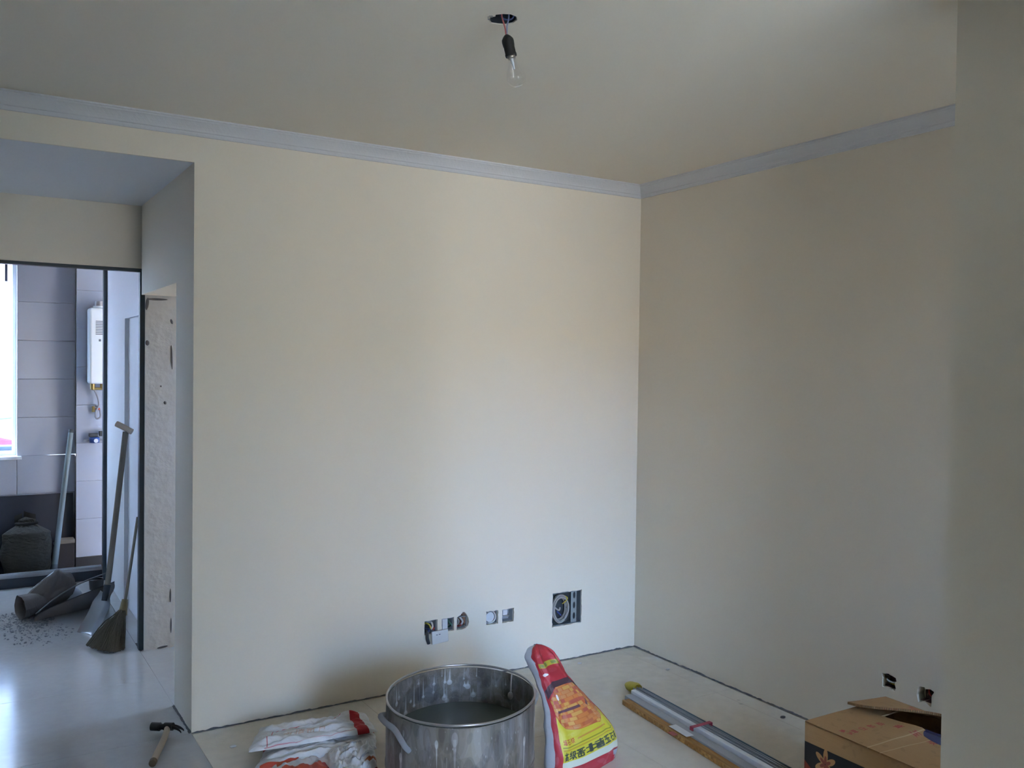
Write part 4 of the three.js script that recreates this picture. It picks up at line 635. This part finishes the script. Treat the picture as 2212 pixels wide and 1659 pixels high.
  for (let k = 0; k < 900; k++) { const g = Math.pow(r(), 0.6), an = r() * 6.28, c = k % 4 === 0 ? [-2.985, -1.95] : [-3.06, -2.30]; const x = c[0] + Math.cos(an) * g * 0.19, z = c[1] + Math.sin(an) * g * 0.26, s = 0.2 + r() * r() * 0.95; M4.compose(V(x, 0.002, z), new THREE.Quaternion().setFromEuler(new THREE.Euler(r() * 0.4, r() * 6, r() * 0.4)), V(s * 1.3, s * 0.35, s)); im.setMatrixAt(k, M4); }
  im.name = 'grit'; im.userData = { kind: 'stuff', label: 'dark grit and crumbs scattered over the kitchen tiles by the sack', category: 'grit' }; scene.add(shade(im));
}

// ---------------------------------------------------------------- balcony: heater, pipes, meter, board, sacks, pole
{
  const enamel = std({ color: rgb(0.74, 0.76, 0.77), roughness: 0.3 }), dark = std({ color: rgb(0.12, 0.13, 0.15), roughness: 0.5 });
  const t = thing('water_heater', 'white wall-hung gas water heater on the tiled balcony pier', 'water heater', [-2.36, 1.465, -3.6]);
  part(t, 'casing', rbox(-2.535, -2.19, 1.465, 2.055, -3.68, -3.53, 0.02, 4), enamel);
  part(t, 'flue', lathe([[0.034, 0], [0.034, 0.06], [0.030, 0.06], [0.030, 0]], -2.455, 2.05, -3.60, 24), std({ color: rgb(0.30, 0.28, 0.28), metalness: 0.5, roughness: 0.45 }));
  part(t, 'flue_ring', lathe([[0.034, 0], [0.046, 0], [0.046, 0.02], [0.034, 0.02]], -2.455, 2.052, -3.60, 24), enamel);
  for (let k = 0; k < 9; k++) part(t, 'vent_slat', box(-2.49, -2.40, 1.848 + 0.0125 * k, 1.854 + 0.0125 * k, -3.531, -3.528), dark);
  part(t, 'indicator', rbox(-2.468, -2.452, 1.795, 1.812, -3.532, -3.527, 0.002), dark);
  const brass = std({ color: rgb(0.35, 0.25, 0.09), metalness: 0.8, roughness: 0.4 });
  const p = thing('gas_pipe', 'looped flexible pipe with brass fittings below the water heater', 'pipe', [-2.46, 1.2, -3.62]);
  part(p, 'fitting', [bar([-2.50, 1.465, -3.62], [-2.50, 1.42, -3.62], 0.018), bar([-2.43, 1.465, -3.62], [-2.43, 1.425, -3.62], 0.018), bar([-2.51, 1.425, -3.62], [-2.42, 1.425, -3.62], 0.011)], brass);
  part(p, 'hose', tube([[-2.49, 1.42, -3.62], [-2.465, 1.36, -3.61], [-2.455, 1.30, -3.62], [-2.475, 1.24, -3.62], [-2.47, 1.19, -3.62], [-2.445, 1.20, -3.62], [-2.448, 1.26, -3.64], [-2.47, 1.29, -3.67]], 0.007, 60, 8), std({ color: rgb(0.24, 0.23, 0.24), metalness: 0.4, roughness: 0.5 }));
  part(p, 'valve', [bar([-2.49, 1.285, -3.65], [-2.49, 1.24, -3.65], 0.012)], brass); part(p, 'valve_handle', rbox(-2.478, -2.445, 1.258, 1.272, -3.64, -3.625, 0.003), std({ color: rgb(0.42, 0.06, 0.03), roughness: 0.5 }));
  const mt = thing('water_meter', 'small blue and black meter on the balcony pier below the heater', 'meter', [-2.47, 0.985, -3.63]);
  part(mt, 'body', [lathe([[0, 0], [0.036, 0], [0.038, 0.03], [0.034, 0.045], [0, 0.045]], -2.485, 1.0, -3.625, 24)], std({ color: rgb(0.03, 0.07, 0.25), roughness: 0.4 }));
  part(mt, 'face', [bar([-2.478, 1.018, -3.60], [-2.478, 1.018, -3.582], 0.016)], std({ color: rgb(0.6, 0.62, 0.65), roughness: 0.4 }));
  part(mt, 'cover', [rbox(-2.525, -2.46, 1.047, 1.075, -3.66, -3.60, 0.006), rbox(-2.45, -2.425, 1.05, 1.09, -3.66, -3.61, 0.004)], std({ color: rgb(0.03, 0.032, 0.035), roughness: 0.5 }));
  part(mt, 'pipe', [bar([-2.56, 1.02, -3.64], [-2.36, 1.02, -3.64], 0.009)], std({ color: rgb(0.25, 0.26, 0.28), roughness: 0.4 }));

  const bd = plank([-3.9, 0.298, -3.775], [-2.622, 0.298, -3.775], 0.022, 0.596, 0.003); bd.translate(0, 0, 0);
  single('dark_board', bd, std({ color: rgb(0.018, 0.019, 0.028), roughness: 0.55 }), 'wide black board standing along the balcony wall under the window', 'board');
  const jute = std({ color: rgb(0.045, 0.040, 0.030), roughness: 0.95, bumpMap: rep(bumpTex, 0.22), bumpScale: 0.012 }), rope = std({ color: rgb(0.02, 0.018, 0.014), roughness: 0.9 });
  const sack = (label, cx, cz, R, h, seed) => {
    const q = thing('jute_sack', label, 'sack', [cx, 0, cz], 'jute sacks on the balcony');
    part(q, 'body', sheet((u, v) => { const a = -u * Math.PI * 2, w = v < 0.72 ? 0.86 + 0.16 * Math.sin(v / 0.72 * 2.6) : 1.0 - 0.62 * smooth(0.72, 0.92, v), n = 0.10 * noise(2 * Math.cos(a), 2 * Math.sin(a), v * 4 + seed) + 0.03 * noise(6 * Math.cos(a), 6 * Math.sin(a), v * 11); const r = R * (w + n * (v < 0.9 ? 1 : 0.4)); return [cx + r * Math.cos(a) * (v > 0.97 ? 0.3 : 1), Math.max(0.002, v * h * (0.97 + 0.03 * Math.sin(a))), cz + r * 0.8 * Math.sin(a) * (v > 0.97 ? 0.3 : 1)]; }, 48, 32), jute);
    const top = new THREE.TorusGeometry(R * 0.42, 0.012, 8, 24); top.rotateX(Math.PI / 2); top.scale(1, 1, 0.8); top.translate(cx, h * 0.89, cz); part(q, 'tie', top, rope);
    part(q, 'ear', [sheet((u, v) => [cx - 0.02 + 0.08 * u, h * 0.94 + 0.07 * v - 0.03 * u, cz + 0.02 * Math.sin(u * 3) + 0.01], 8, 4), sheet((u, v) => [cx - 0.03 - 0.05 * u, h * 0.94 + 0.055 * v - 0.02 * u, cz + 0.012], 8, 4)], jute.clone()).material.side = THREE.DoubleSide;
  };
  sack('full brown jute sack tied at the top standing on the balcony', -2.96, -3.54, 0.165, 0.47, 1);
  sack('lower jute sack half hidden at the left edge of the view', -3.25, -3.52, 0.09, 0.36, 8);
  const ct = thing('dark_carton', 'small dark carton with a tan lid edge beside the balcony pier', 'box', [-2.69, 0, -3.66]);
  part(ct, 'body', rbox(-2.77, -2.625, 0, 0.222, -3.74, -3.62, 0.004), std({ color: rgb(0.024, 0.02, 0.024), roughness: 0.7 }));
  part(ct, 'lid', rbox(-2.735, -2.622, 0.222, 0.25, -3.74, -3.616, 0.003), std({ color: rgb(0.18, 0.15, 0.12), roughness: 0.8 }));
  const pole = thing('pole', 'grey-green pole with a dark tip leaning on the balcony wall', 'pole', [-2.78, 0, -3.47]);
  part(pole, 'shaft', bar([-2.775, 0.10, -3.47], [-2.648, 1.08, -3.665], 0.021, 0.019), std({ color: rgb(0.17, 0.20, 0.20), roughness: 0.5 }));
  part(pole, 'foot', bar([-2.788, 0.003, -3.451], [-2.775, 0.10, -3.47], 0.022, 0.022), std({ color: rgb(0.10, 0.12, 0.13), roughness: 0.6 })); part(pole, 'tip', bar([-2.648, 1.08, -3.665], [-2.645, 1.105, -3.668], 0.021, 0.02), std({ color: rgb(0.04, 0.045, 0.05), roughness: 0.6 }));
}
// small bits lying on the floor
{
  const bit = (name, label, cat, x, z, s, m, sy = 0.5) => { const g = new THREE.DodecahedronGeometry(s, 1); g.scale(1.5, sy, 1); g.translate(x, s * sy * 0.95, z); single(name, metre(g), m, label, cat); };
  bit('dark_pebble', 'small dark pebble on the dusty floor between the profiles and the carton', 'pebble', -0.086, 1.20, 0.010, std({ color: rgb(0.05, 0.05, 0.06), roughness: 0.8 }));
  bit('plaster_chip', 'white plaster chip on the floor near the wall corner', 'plaster chip', -0.11, 0.42, 0.009, M.rough);
  bit('filler_crumb', 'white crumb of filler on the floor left of the empty bags', 'crumb', -2.40, 0.24, 0.010, std({ color: rgb(0.7, 0.7, 0.7), roughness: 0.9 }));
  bit('filler_flake', 'white flake of filler on the floor right of the filler bag near the back wall', 'flake', -0.47, 0.10, 0.009, std({ color: rgb(0.7, 0.7, 0.7), roughness: 0.9 }));
}

renderer.render(scene, camera);
